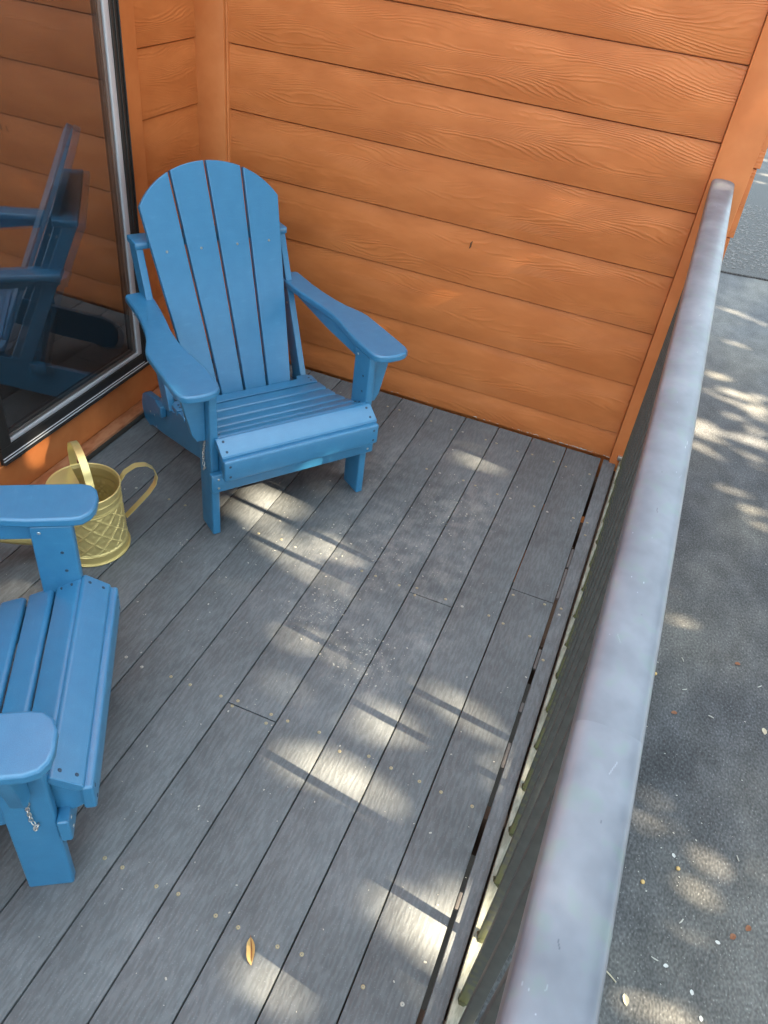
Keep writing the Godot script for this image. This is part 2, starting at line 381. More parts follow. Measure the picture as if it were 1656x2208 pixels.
# deck: x from -1.75 to 0.06, z from 0 to 2.7
func deck_textures() -> void:
	var W := 1216
	var H := 2048
	var grain := layer(21, 0.16, W, H, 1, 8, 2)
	var pore := layer(22, 0.25, W, H, 1, 4, 2)
	var fog := layer(23, 0.004, W, H, 1, 1, 4)
	var fog2 := layer(24, 0.02, W, H, 1, 1, 4)
	var fine := layer(25, 0.35, W, H, 1, 1, 1)
	var tones := []
	for i in 16:
		tones.append(rng.randf_range(-5.0, 5.0))
	var col := PackedByteArray()
	col.resize(W * H * 3)
	var hgt := PackedByteArray()
	hgt.resize(W * H)
	var worn := [[-0.55, 0.92, 0.30], [-0.42, 0.62, 0.22], [-0.62, 1.25, 0.16], [-0.44, 1.36, 0.14], [-0.80, 0.55, 0.2], [-0.36, 0.98, 0.16], [-0.3, 1.2, 0.1]]
	for y in H:
		var z := 2.7 * y / H
		for x in W:
			var i := y * W + x
			var xx := -1.75 + 1.81 * x / W
			var board := int(floor(-xx / 0.14)) & 15
			var g := (grain[i] - 128) / 128.0
			var q := (pore[i] - 128) / 128.0
			var ridge := clampf(0.5 + 1.5 * g + 0.7 * q, 0.0, 1.0)
			hgt[i] = int(255 * ridge)
			var dust := 0.0
			for w in worn:
				var d: float = Vector2(xx - w[0], (z - w[1]) * 0.8).length() / w[2]
				if d < 1.0:
					dust = maxf(dust, (1.0 - d * d))
			dust *= clampf((fog2[i] - 90) / 90.0, 0.0, 1.0) * 0.45
			var film := (fog[i] - 128) / 128.0
			var v: float = 95.0 + tones[board] + 11.0 * (ridge - 0.5) + 9.0 * film + 5.0 * (fog2[i] - 128) / 128.0
			var speck := 26.0 * sstep(0.62, 0.95, (fine[i] - 128) / 128.0 + 0.35 * dust)
			v += 30.0 * dust + speck
			col[i * 3] = int(clampf(v * (0.968 + 0.06 * dust), 0, 255))
			col[i * 3 + 1] = int(clampf(v * 1.0, 0, 255))
			col[i * 3 + 2] = int(clampf(v * (1.025 - 0.06 * dust), 0, 255))
	var m := mat("deck_plastic", Color.WHITE, 0.78)
	m.albedo_texture = tex(col, W, H)
	m.heightmap_enabled = true
	m.heightmap_texture = tex(hgt, W, H, Image.FORMAT_L8)
	m.heightmap_scale = 0.045
	m.uv1_scale = Vector3(1.0 / 1.81, 1.0 / 2.7, 1)
	m.uv1_offset = Vector3(1.75 / 1.81, 0, 0)

# asphalt: x from 0 to 6, z from -6 to 3
func asphalt_textures() -> void:
	var W := 2048
	var H := 2048
	var stone := layer(31, 0.28, W, H, 1, 1, 2)
	var big := layer(32, 0.0035, W, H, 1, 1, 4)
	var mid := layer(33, 0.018, W, H, 1, 1, 4)
	var spot := layer(34, 0.45, W, H, 1, 1, 1)
	var col := PackedByteArray()
	col.resize(W * H * 3)
	for i in W * H:
		var s := (stone[i] - 128) / 128.0
		var b := (big[i] - 128) / 128.0
		var m := (mid[i] - 128) / 128.0
		var v := 76.0 + 24.0 * s + 18.0 * b + 12.0 * m
		v += 46.0 * sstep(0.62, 0.9, (spot[i] - 128) / 128.0)
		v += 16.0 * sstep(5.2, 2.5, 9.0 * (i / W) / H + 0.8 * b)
		var warm := clampf(0.5 + b, 0, 1)
		col[i * 3] = int(clampf(v * (0.99 + 0.04 * warm), 6, 255))
		col[i * 3 + 1] = int(clampf(v * (1.0 + 0.015 * warm), 6, 255))
		col[i * 3 + 2] = int(clampf(v * (1.03 - 0.05 * warm), 6, 255))
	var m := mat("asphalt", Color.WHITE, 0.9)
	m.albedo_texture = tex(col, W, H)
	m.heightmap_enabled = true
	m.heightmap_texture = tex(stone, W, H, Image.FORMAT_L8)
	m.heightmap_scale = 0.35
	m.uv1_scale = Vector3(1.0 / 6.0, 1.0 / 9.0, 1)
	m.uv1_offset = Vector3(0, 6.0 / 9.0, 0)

func materials() -> void:
	deck_textures()
	asphalt_textures()
	var relief := siding_relief()
	var m := mat("siding", Color.WHITE, 0.5)
	m.albedo_texture = mottled(41, 512, 0.012, lin(0.52, 0.162, 0.043), lin(0.60, 0.200, 0.058), 0.05, 0.2)
	m.uv1_scale = Vector3(0.5, 1.25, 1)
	m.heightmap_enabled = true
	m.heightmap_texture = relief
	m.heightmap_scale = 0.125
	m = mat("trim", Color.WHITE, 0.55)
	m.albedo_texture = mottled(43, 256, 0.02, lin(0.51, 0.158, 0.042), lin(0.57, 0.19, 0.055), 0.1, 0.2)
	m.uv1_scale = Vector3(1.1, 1.1, 1)
	m = mat("ledge_wood", Color.WHITE, 0.65)
	m.albedo_texture = mottled(45, 512, 0.015, lin(0.24, 0.075, 0.025), lin(0.36, 0.15, 0.07), 0.06, 0.5)
	m.uv1_scale = Vector3(0.8, 2.0, 1)
	m = mat("blue_plastic", Color.WHITE, 0.36)
	m.albedo_texture = plastic_texture()
	m.metallic_specular = 0.66
	m.uv1_triplanar = true
	m.uv1_scale = Vector3(1.6, 1.6, 1.6)
	m.heightmap_enabled = true
	var bump := layer(53, 0.22, 512, 512, 1, 1, 2, true)
	m.heightmap_texture = tex(bump, 512, 512, Image.FORMAT_L8)
	m.heightmap_scale = 0.004
	m = mat("rail_paint", Color.WHITE, 0.42)
	m.albedo_texture = rail_texture()
	m.uv1_scale = Vector3(1.0 / 2.2, 1.0 / 0.24, 1)
	m = mat("baluster_paint", Color.WHITE, 0.5)
	m.albedo_texture = moss_texture()
	m.uv1_scale = Vector3(1.0, 8.0, 1)
	m = mat("sill_paint", Color.WHITE, 0.7)
	m.albedo_texture = mottled(57, 512, 0.02, lin(0.15, 0.152, 0.115), lin(0.26, 0.262, 0.215), 0.08, 0.5)
	m.uv1_scale = Vector3(1.2, 5.0, 1)
	mat("moss", lin(0.042, 0.044, 0.018), 0.95)
	m = mat("brass", lin(0.68, 0.54, 0.22), 0.32, 0.55)
	mat("brass_dark", lin(0.42, 0.33, 0.13), 0.4, 0.5)
	mat("steel", lin(0.62, 0.62, 0.60), 0.3, 0.9)
	mat("screw_tan", lin(0.33, 0.28, 0.17), 0.5, 0.1)
	mat("screw_pale", lin(0.36, 0.35, 0.31), 0.5, 0.1)
	mat("screw_hole", lin(0.02, 0.05, 0.09), 0.5)
	m = mat("frame_bronze", lin(0.045, 0.043, 0.042), 0.34, 0.5)
	mat("frame_silver", lin(0.50, 0.51, 0.54), 0.4, 0.25)
	mat("frame_grey", lin(0.20, 0.175, 0.165), 0.4, 0.5)
	m = mat("pane_glass", Color(1, 1, 1, 0.004), 0.02)
	m.transparency = BaseMaterial3D.TRANSPARENCY_ALPHA
	m = mat("tinted_glass", lin(0.31, 0.295, 0.29), 0.015, 1.0)
	mat("room", lin(0.05, 0.045, 0.04), 0.9)
	mat("joist", lin(0.10, 0.055, 0.035), 0.9)
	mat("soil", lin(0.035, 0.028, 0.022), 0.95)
	mat("chip", lin(0.48, 0.42, 0.30), 0.8)
	mat("chip_pale", lin(0.40, 0.385, 0.34), 0.8)
	mat("chip_dark", lin(0.10, 0.09, 0.085), 0.9)
	mat("leaf_tan", lin(0.52, 0.34, 0.13), 0.7)
	mat("leaf_brown", lin(0.21, 0.085, 0.04), 0.75)
	mat("dark_brown", lin(0.10, 0.05, 0.02), 0.8)  # plain dark brown for the little body on the siding
	mat("petal", lin(0.5, 0.49, 0.46), 0.6)
	m = mat("leaf_green", lin(0.045, 0.085, 0.018), 0.55)
	m.backlight_enabled = true
	m.backlight = Color(0.05, 0.07, 0.015)
	mat("bark", lin(0.11, 0.085, 0.062), 0.95)
	mat("roof", lin(0.09, 0.085, 0.08), 0.9)
	m = mat("old_asphalt", Color.WHITE, 0.92)
	m.albedo_texture = mottled(61, 512, 0.2, Color(0.17, 0.17, 0.17), Color(0.42, 0.415, 0.41), 0.45, 0.6)
	m.uv1_scale = Vector3(1.0, 1.0, 1)
	screw_mesh = cyl(0.0042, 0.0016, 8)
	deck_screw = cyl(0.0047, 0.0016, 9, 0.0012)

# recycled plastic lumber: fine flecks, cloudy fading, a few scuffs
func plastic_texture() -> ImageTexture:
	var S := 1024
	var a := layer(51, 0.33, S, S, 1, 1, 2, true)
	var b := layer(52, 0.012, S, S, 1, 1, 4, true)
	var c := layer(54, 0.05, S, S, 8, 1, 2, false)
	var out := PackedByteArray()
	out.resize(S * S * 3)
	var c0 := lin(0.017, 0.125, 0.265)
	var c1 := lin(0.044, 0.215, 0.385)
	for i in S * S:
		var t := clampf(0.5 + (a[i] - 128) / 128.0 * 0.62 + (b[i] - 128) / 128.0 * 0.14 + (c[i] - 128) / 128.0 * 0.05, 0.0, 1.0)
		var scuff := clampf((c[i] - 182) / 40.0, 0.0, 1.0) * clampf((b[i] - 120) / 60.0, 0.0, 1.0) * 0.10
		out[i * 3] = int(255 * lerpf(lerpf(c0.r, c1.r, t), 0.62, scuff))
		out[i * 3 + 1] = int(255 * lerpf(lerpf(c0.g, c1.g, t), 0.72, scuff))
		out[i * 3 + 2] = int(255 * lerpf(lerpf(c0.b, c1.b, t), 0.80, scuff))
	return tex(out, S, S)

# weathered grey paint of the handrail: along 2.2 m, around 0.24 m
func rail_texture() -> ImageTexture:
	var W := 2048
	var H := 256
	var a := layer(71, 0.006, W, H, 1, 1, 4)
	var b := layer(72, 0.025, W, H, 1, 1, 3)
	var c := layer(73, 0.03, W, H, 1, 8, 2)
	var out := PackedByteArray()
	out.resize(W * H * 3)
	for i in W * H:
		var t := (a[i] - 128) / 128.0 * 16.0 + (b[i] - 128) / 128.0 * 7.0 + (c[i] - 128) / 128.0 * 2.0
		var g := clampf((b[i] - 150) / 60.0, 0, 1) * 6.0
		out[i * 3] = int(clampf(106 + t - g, 0, 255))
		out[i * 3 + 1] = int(clampf(111 + t, 0, 255))
		out[i * 3 + 2] = int(clampf(120 + t - g, 0, 255))
	for k in 130:
		var x := rng.randi_range(4, W - 40)
		var y := rng.randi_range(30, H - 10)
		var long := rng.randi_range(1, 3) if k < 90 else rng.randi_range(5, 16)
		var dy := rng.randf_range(-0.5, 0.5)
		var up := rng.randi_range(18, 60) if rng.randf() < 0.75 else -35
		for s in long:
			var i := (clampi(y + int(s * dy), 0, H - 1) * W + x + s) * 3
			for ch in 3:
				out[i + ch] = clampi(out[i + ch] + up, 0, 255)
	return tex(out, W, H)

# dark grey balusters with moss creeping up from the foot: along the height (1 m), around (0.125 m)
func moss_texture() -> ImageTexture:
	var W := 1024
	var H := 128
	var a := layer(75, 0.03, W, H, 1, 1, 4)
	var b := layer(76, 0.2, W, H, 1, 1, 2)
	var out := PackedByteArray()
	out.resize(W * H * 3)
	for y in H:
		for x in W:
			var i := y * W + x
			var up := float(x) / W
			var moss := clampf(1.15 - up / 0.16 + (a[i] - 128) / 60.0, 0.0, 1.0) * clampf(1.0 - up / 0.3, 0.0, 1.0) * (0.6 + 0.4 * b[i] / 255.0)
			var n := (a[i] - 128) / 128.0 * 7.0
			out[i * 3] = int(lerpf(66 + n, 84, moss))
			out[i * 3 + 1] = int(lerpf(69 + n, 87, moss))
			out[i * 3 + 2] = int(lerpf(67 + n, 46, moss))
	return tex(out, W, H)

# ---------------------------------------------------------------- setting

func build_ground() -> void:
	var st := begin()
	var r := 160.0
	var up := Vector3.UP
	var p := [Vector3(-r, GROUND_Y, -r), Vector3(r, GROUND_Y, -r), Vector3(r, GROUND_Y, r), Vector3(-r, GROUND_Y, r)]
	quad(st, p[0], p[1], p[2], p[3], up, up, up, up, Vector2(-r, -r), Vector2(r, -r), Vector2(r, r), Vector2(-r, r))
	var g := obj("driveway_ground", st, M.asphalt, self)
	tag(g, "mottled grey asphalt driveway below the deck rail", "", "", "structure")
	# an older, coarser strip of asphalt with a broken edge, standing a little proud
	st = begin()
	var poly := PackedVector2Array()
	var edge := 26
	for i in edge + 1:
		var x := 0.1 + 6.0 * i / edge
		poly.append(Vector2(x, 4.86 + 0.22 * (x - 0.5) * 0.7 + rng.randf_range(-0.035, 0.035)))
	poly.append(Vector2(6.1, 9.0))
	poly.append(Vector2(0.1, 9.0))
	prism(st, poly, 0.0, 0.02, 0.008, Transform3D(Basis(Vector3(1, 0, 0), Vector3(0, 0, -1), Vector3(0, 1, 0)), Vector3(0, GROUND_Y - 0.004, 0)), 2, 1)
	var o := obj("old_pavement", st, M.old_asphalt, self)
	tag(o, "coarse older strip of pavement with a broken edge beyond the orange wall", "", "", "structure")
	# its loose stones
	var stone := begin()
	var ico := [Vector3(1, 0.3, 0), Vector3(0.2, 0.5, 0.9), Vector3(-0.9, 0.35, 0.5), Vector3(-0.7, 0.4, -0.7), Vector3(0.4, 0.3, -0.9)]
	for i in 5:
		var a: Vector3 = ico[i]
		var b: Vector3 = ico[(i + 1) % 5]
		var n1 := (a + b + Vector3.UP * 2.0).normalized()
		tri(stone, [a, b, Vector3(0, 0.9, 0)], [n1, n1, n1], [Vector2.ZERO, Vector2.ZERO, Vector2.ZERO])
		var a2 := Vector3(a.x * 1.05, -0.5, a.z * 1.05)
		var b2 := Vector3(b.x * 1.05, -0.5, b.z * 1.05)
		var n2 := Vector3(a.x + b.x, 0.2, a.z + b.z).normalized()
		quad(stone, a, b, b2, a2, n2, n2, n2, n2, Vector2.ZERO, Vector2.ZERO, Vector2.ZERO, Vector2.ZERO)
	var mm := MultiMesh.new()
	mm.transform_format = MultiMesh.TRANSFORM_3D
	mm.mesh = stone.commit()
	mm.instance_count = 3200
	for i in 3200:
		var x := rng.randf_range(0.3, 2.4)
		var z := -4.98 - 0.155 * (x - 0.5) - rng.randf_range(0.0, 2.2)
		var s := rng.randf_range(0.006, 0.016)
		mm.set_instance_transform(i, Transform3D(Basis(Vector3.UP, rng.randf() * TAU).scaled(Vector3(s, s * 0.7, s)), Vector3(x, GROUND_Y + 0.017, z)))
	var mi := MultiMeshInstance3D.new()
	mi.name = "gravel"
	mi.multimesh = mm
	mi.material_override = mat("gravel_stone", lin(0.16, 0.155, 0.15), 0.9)
	add_child(mi)
	tag(mi, "loose grey gravel on the coarse strip of pavement", "gravel", "", "stuff")
	# bare soil under the deck
	st = begin()
	quad(st, Vector3(-2.0, GROUND_Y + 0.006, -0.1), Vector3(0.03, GROUND_Y + 0.006, -0.1), Vector3(0.03, GROUND_Y + 0.006, 4.4), Vector3(-2.0, GROUND_Y + 0.006, 4.4), up, up, up, up, Vector2.ZERO, Vector2.ZERO, Vector2.ZERO, Vector2.ZERO)
	tag(obj("soil_ground", st, M.soil, self), "dark bare soil under the deck boards", "", "", "structure")

func build_deck() -> void:
	var deck := Node3D.new()
	deck.name = "deck_floor"
	add_child(deck)
	tag(deck, "grey wood grain composite deck of long boards running along the railing", "", "", "structure")
	var boards := []      # [x0, x1, z0, z1, node]
	for k in 13:
		var x1 := -0.14 * k - 0.0016
		var x0 := -0.14 * (k + 1) + 0.0016
		if k == 12:
			x1 = -1.6825
			x0 = -1.78
		var cut := []
		if k == 0: cut = [0.89]
		elif k == 2: cut = [1.055]
		elif k == 4: cut = [1.651]
		elif k == 7: cut = [2.13]
		elif k == 9: cut = [0.43, 2.9]
		var zs := [0.006] + cut + [4.25]
		for i in zs.size() - 1:
			var st := begin()
			var sink := rng.randf_range(-0.0012, 0.0)
			var z0: float = zs[i] + (0.0012 if i > 0 else 0.0)
			var z1: float = zs[i + 1] - (0.0012 if i < zs.size() - 2 else 0.0)
			prism(st, rrect(x0, -0.024 + sink, x1, sink, 0.0022, 2), z0, z1, 0.0015, Transform3D(), 1, 1)
			boards.append([x0, x1, z0, z1, obj("deck_board", st, M.deck_plastic, deck), sink])
	# the narrow ripped board along the railing
	var st := begin()
	prism(st, PackedVector2Array([Vector2(0.0, 0.0), Vector2(4.24, 0.0), Vector2(4.24, 0.026), Vector2(2.1, 0.037), Vector2(0.0, 0.049)]), -0.022, -0.001, 0.002, Transform3D(Basis(Vector3(0, 0, 1), Vector3(1, 0, 0), Vector3(0, 1, 0)), Vector3(0.009, 0, 0.004)), 1, 1)
	var edge := obj("edge_board", st, M.deck_plastic, deck)
	boards.append([0.005, 0.06, 0.0, 4.25, edge, -0.001])
	for s in SCREWS:
		for b in boards:
			if s[0] > b[0] - 0.004 and s[0] < b[1] + 0.004 and s[1] >= b[2] and s[1] < b[3]:
				screw(b[4], Vector3(clampf(s[0], b[0] + 0.012, b[1] - 0.012), b[5], s[1]), Vector3.UP, M.screw_tan if rng.randf() < 0.75 else M.screw_pale, deck_screw)
				break
	for q in [[0.60, 0.70], [0.71, 0.86], [1.09, 1.17], [1.30, 1.335], [1.44, 1.52], [1.86, 1.90]]:
		obj("gap_debris", boxed(Vector3(0.0, -0.012, q[0]), Vector3(0.0085, -0.003, q[1]), 0.002), M.chip_dark, deck)
	for z in JOISTS:
		obj("joist", boxed(Vector3(-1.9, -0.2, z - 0.019), Vector3(0.052, -0.0255, z + 0.019)), M.joist, deck)
	obj("rim_joist", boxed(Vector3(0.055, -0.22, 0.02), Vector3(0.09, -0.03, 4.25)), M.joist, deck)
	for z in [0.35, 2.3, 4.15]:
		obj("post", boxed(Vector3(-0.06, GROUND_Y, z - 0.045), Vector3(0.03, -0.2, z + 0.045)), M.joist, deck)

# lap siding: cross-section (out, up) of a board whose butt sits at y0
func siding_poly(y0: float, y1: float) -> PackedVector2Array:
	return PackedVector2Array([Vector2(-0.0120, y0), Vector2(-0.0008, y0), Vector2(0.0, y0 + 0.0015), Vector2(-0.0075, y1 - 0.0046), Vector2(-0.022, y1 - 0.0043), Vector2(-0.022, y0)])  # top stops short of the next butt: slot shaped to give a shadow line

func build_house() -> void:
	# ----- projecting orange wall behind the chairs
	var w := thing("orange_wall", "orange lap sided wall behind the chairs with wood grain boards", "wall")
	var along_x := Transform3D(Basis(Vector3(0, 0, 1), Vector3(0, 1, 0), Vector3(1, 0, 0)), Vector3.ZERO)
	var st := begin()
	box(st, Vector3(-6.0, GROUND_Y, -3.6), Vector3(0.136, 2.95, -0.0225), 0.004)
	obj("wall_core", st, M.trim, w)
	for i in SIDING_Y.size() - 1:
		st = begin()
		var y0: float = SIDING_Y[i] + (0.008 if i == 0 else 0.0)
		prism(st, siding_poly(y0, SIDING_Y[i + 1]), -1.7, 0.0285, 0.0006, along_x, 1, 0, Vector2(rng.randf_range(1.75, 1.95), rng.randf_range(0.0, 0.8)))
		obj("siding_board", st, M.siding, w)
	# its free end, facing the driveway
	var along_z := Transform3D(Basis(Vector3(1, 0, 0), Vector3(0, 1, 0), Vector3(0, 0, 1)), Vector3(0.160, 0, 0))
	for k in 17:
		st = begin()
		var y0 := 1.119 + 0.2085 * (k - 9)
		if y0 < GROUND_Y + 0.1 or y0 > 2.8:
			continue
		prism(st, siding_poly(y0, y0 + 0.2085), -3.6, 0.0, 0.0006, along_z, 1, 0, Vector2(rng.randf(), rng.randf()))
		obj("siding_board", st, M.siding, w)
	obj("corner_board", boxed(Vector3(0.0305, -0.006, -0.0155), Vector3(0.1405, 2.95, 0.017), 0.003, 2), M.trim, w)
	obj("corner_board", boxed(Vector3(-1.80, 0.012, -0.0155), Vector3(-1.655, 2.95, 0.019), 0.003, 2), M.trim, w)
	obj("corner_bead", boxed(Vector3(-1.6545, 0.012, -0.0155), Vector3(-1.647, 2.95, 0.008), 0.002, 1), M.trim, w)
	obj("fascia", boxed(Vector3(-6.0, 2.951, -3.65), Vector3(0.19, 3.1, 0.05), 0.004), M.trim, w)
	obj("roof", boxed(Vector3(-6.0, 3.101, -3.7), Vector3(0.25, 3.14, 0.1), 0.004), M.roof, w)
	# ----- house wall with the window, facing +x
	var h := thing("window_wall", "orange house wall around the tall window, with a wooden ledge along the deck", "wall")
	obj("wall_core", boxed(Vector3(-1.95, GROUND_Y, -0.01), Vector3(-1.789, 2.95, 0.47)), M.trim, h)
	obj("wall_core", boxed(Vector3(-1.95, GROUND_Y, 0.4705), Vector3(-1.789, 0.15, 1.2595)), M.trim, h)
	obj("wall_core", boxed(Vector3(-1.95, 2.1, 0.4705), Vector3(-1.789, 2.95, 1.2595)), M.trim, h)
	obj("wall_core", boxed(Vector3(-1.95, GROUND_Y, 1.26), Vector3(-1.789, 2.95, 4.6)), M.trim, h)
	var face_x := Transform3D(Basis(Vector3(1, 0, 0), Vector3(0, 1, 0), Vector3(0, 0, 1)), Vector3(-1.765, 0, 0))
	for i in SIDING_Y.size() - 1:
		for seg in [[0.0185, 0.39], [1.36, 4.6]]:
			st = begin()
			prism(st, siding_poly(SIDING_Y[i] + (0.008 if i == 0 else 0.0), SIDING_Y[i + 1]), seg[0], seg[1], 0.0006, face_x, 1, 0, Vector2(rng.randf_range(0, 1.5), rng.randf_range(0.0, 0.8)))
			obj("siding_board", st, M.siding, h)
	obj("window_casing", boxed(Vector3(-1.781, 0.118, 0.386), Vector3(-1.744, 2.2, 0.534), 0.003), M.trim, h)
	obj("window_casing", boxed(Vector3(-1.781, 0.156, 1.296), Vector3(-1.695, 2.2, 1.40), 0.003), M.trim, h)
	obj("window_casing", boxed(Vector3(-1.781, 2.1, 0.5345), Vector3(-1.744, 2.2, 1.2955), 0.003), M.trim, h)
	obj("base_board", boxed(Vector3(-1.78, 0.0, 0.0195), Vector3(-1.691, 0.1535, 4.6), 0.004), M.trim, h)
	obj("ledge", boxed(Vector3(-1.6905, 0.008, 0.021), Vector3(-1.641, 0.032, 4.6), 0.005), M.ledge_wood, h)
	obj("ledge_edge", boxed(Vector3(-1.665, 0.0005, 0.022), Vector3(-1.6385, 0.021, 4.6), 0.002), M.soil, h)  # near-black strip along the ledge front, borrowing the soil colour
	obj("fascia", boxed(Vector3(-6.0, 2.951, 0.0505), Vector3(-1.72, 3.1, 4.65), 0.004), M.trim, h)
	obj("roof", boxed(Vector3(-6.0, 3.101, 0.1005), Vector3(-1.66, 3.14, 4.7), 0.004), M.roof, h)
	# the dark room behind it
	obj("room_floor", boxed(Vector3(-5.0, -0.1, -0.0), Vector3(-1.951, 0.02, 4.6)), M.room, h)
	obj("room_wall", boxed(Vector3(-5.1, -0.1, 0.0), Vector3(-5.0, 2.95, 4.6)), M.room, h)
	obj("room_wall", boxed(Vector3(-5.0, -0.1, 4.601), Vector3(-1.789, 2.95, 4.7)), M.room, h)
	# ----- the window
	var win := thing("tall_window", "tall dark aluminium framed window reflecting the chair and orange wall", "window")
	var x0 := -1.79
	obj("frame_jamb", boxed(Vector3(x0, 0.156, 0.5345), Vector3(-1.685, 2.1, 0.577), 0.002), M.frame_bronze, win)
	obj("jamb_lip", boxed(Vector3(-1.6848, 0.17, 0.541), Vector3(-1.680, 2.1, 0.545), 0.001, 1), M.frame_bronze, win)
	obj("jamb_lip", boxed(Vector3(-1.6848, 0.17, 0.561), Vector3(-1.681, 2.1, 0.564), 0.001, 1), M.frame_bronze, win)
	obj("sash_stile", boxed(Vector3(x0, 0.2145, 0.5785), Vector3(-1.687, 2.1, 0.604), 0.003), M.frame_silver, win)
	obj("sash_bead", boxed(Vector3(x0, 0.2315, 0.6075), Vector3(-1.691, 2.1, 0.620), 0.002), M.frame_grey, win)
	obj("glazing_gasket", boxed(Vector3(x0, 0.2445, 0.6205), Vector3(-1.694, 2.06, 0.627), 0.001, 1), M.frame_bronze, win)
	obj("frame_sill", boxed(Vector3(x0, 0.156, 0.5775), Vector3(-1.685, 0.213, 1.2955), 0.002), M.frame_bronze, win)
	obj("sill_lip", boxed(Vector3(-1.6848, 0.159, 0.54), Vector3(-1.677, 0.1665, 1.2955), 0.001, 1), M.frame_bronze, win)
	obj("sill_lip", boxed(Vector3(-1.6848, 0.1695, 0.54), Vector3(-1.680, 0.1725, 1.2955), 0.001, 1), M.frame_silver, win)
	obj("sill_lip", boxed(Vector3(-1.6848, 0.179, 0.575), Vector3(-1.681, 0.182, 1.2955), 0.001, 1), M.frame_silver, win)
	obj("sash_rail", boxed(Vector3(x0, 0.2145, 0.6045), Vector3(-1.687, 0.2285, 1.251), 0.003), M.frame_silver, win)
	obj("sash_bead", boxed(Vector3(x0, 0.2315, 0.6205), Vector3(-1.691, 0.2400, 1.251), 0.002), M.frame_grey, win)
	obj("glazing_gasket", boxed(Vector3(x0, 0.2405, 0.6275), Vector3(-1.694, 0.249, 1.251), 0.001, 1), M.frame_bronze, win)
	obj("frame_stile", boxed(Vector3(x0, 0.2135, 1.2515), Vector3(-1.683, 2.1, 1.2945), 0.002), M.frame_bronze, win)
	obj("frame_head", boxed(Vector3(x0, 2.06, 0.6275), Vector3(-1.69, 2.0995, 1.251), 0.002), M.frame_bronze, win)
	obj("glass_pane", boxed(Vector3(-1.6890, 0.244, 0.622), Vector3(-1.6880, 2.07, 1.2515), 0.0003, 1), M.pane_glass, win)
	obj("glass_pane", boxed(Vector3(-1.706, 0.2415, 0.6275), Vector3(-1.7035, 2.06, 1.251), 0.0005, 1), M.tinted_glass, win)

func build_rail() -> void:
	var r := thing("deck_railing", "grey metal deck railing with rounded handrail over the driveway", "railing")
	# handrail: loaf profile (x, y)
	var p := PackedVector2Array([Vector2(0.041, 1.022), Vector2(0.1115, 1.022), Vector2(0.1115, 1.0265), Vector2(0.108, 1.028), Vector2(0.1075, 1.058)])
	for i in 13:
		var a := PI * (i + 1) / 14.0
		p.append(Vector2(0.0735 + 0.034 * signf(cos(a)) * pow(absf(cos(a)), 0.75), 1.0605 + 0.0145 * pow(sin(a), 0.75)))
	p.append(Vector2(0.0395, 1.058))
	var st := begin()
	prism(st, p, 0.0175, 4.25, 0.001, Transform3D(), 1)
	obj("handrail", st, M.rail_paint, r)
	obj("top_bar", boxed(Vector3(0.058, 1.0, 0.0175), Vector3(0.094, 1.0215, 4.25), 0.002), M.baluster_paint, r)
	# bottom bar, a little out of line with the boards
	st = begin()
	prism(st, PackedVector2Array([Vector2(0.0, 0.066), Vector2(4.24, 0.0335), Vector2(4.24, 0.080), Vector2(0.0, 0.112)]), 0.0, 0.026, 0.002, Transform3D(Basis(Vector3(0, 0, 1), Vector3(1, 0, 0), Vector3(0, 1, 0)), Vector3(0, 0, 0.012)), 1)
	obj("bottom_bar", st, M.sill_paint, r)
	# balusters stand on it, 126 mm apart
	var body := begin()
	prism(body, rrect(-0.0095, -0.0095, 0.0095, 0.0095, 0.002, 2), 0.0, 0.975, 0.001, Transform3D(Basis(Vector3(1, 0, 0), Vector3(0, 0, 1), Vector3(0, 1, 0)), Vector3.ZERO), 1)
	var bm := body.commit()
	for i in 34:
		var z := 0.06 + 0.1256 * i
		var b := Vector3(0.0815 - 0.0055 * z, 0.026, z)
		var t := Vector3(0.0755, 1.0, z + rng.randf_range(-0.002, 0.002))
		var y := (t - b).normalized()
		var x := y.cross(Vector3(0, 0, 1)).normalized()
		var o := part("baluster", bm, M.baluster_paint, r, Transform3D(Basis(x, y, x.cross(y)), b))
		# a cushion of moss round its foot
		var ms := begin()
		var n := 9
		var ring := []
		for k in n:
			var a := TAU * k / n
			ring.append(Vector2(cos(a), sin(a)) * rng.randf_range(0.7, 1.1))
		for k in n:
			var a: Vector2 = ring[k]
			var c: Vector2 = ring[(k + 1) % n]
			var q := [Vector3(a.x * 0.014, 0, a.y * 0.016), Vector3(c.x * 0.014, 0, c.y * 0.016), Vector3(c.x * 0.0102, 0.006, c.y * 0.0105), Vector3(a.x * 0.0102, 0.006, a.y * 0.0105)]
			var na := Vector3(a.x, 0.8, a.y).normalized()
			var nc := Vector3(c.x, 0.8, c.y).normalized()
			quad(ms, q[0], q[1], q[2], q[3], na, nc, nc, na, Vector2.ZERO, Vector2.ZERO, Vector2.ZERO, Vector2.ZERO)
		if z > 0.5:
			obj("moss", ms, M.moss, o)
	obj("wall_bracket", boxed(Vector3(0.056, 0.027, 0.0175), Vector3(0.076, 0.045, 0.032), 0.002), M.steel, r)
	obj("end_post", boxed(Vector3(0.045, -0.2, 4.2505), Vector3(0.105, 1.07, 4.31), 0.004), M.rail_paint, r)

# ---------------------------------------------------------------- chairs
# local axes: x from the sitter's right to left, y up, z forwards; the front of the front legs is z = 0

const FY := Basis(Vector3(0, 0, 1), Vector3(0, 1, 0), Vector3(1, 0, 0))     # polygon (z, y) drawn out along x
const XZ := Basis(Vector3(1, 0, 0), Vector3(0, 0, 1), Vector3(0, 1, 0))     # polygon (x, z) drawn out along y

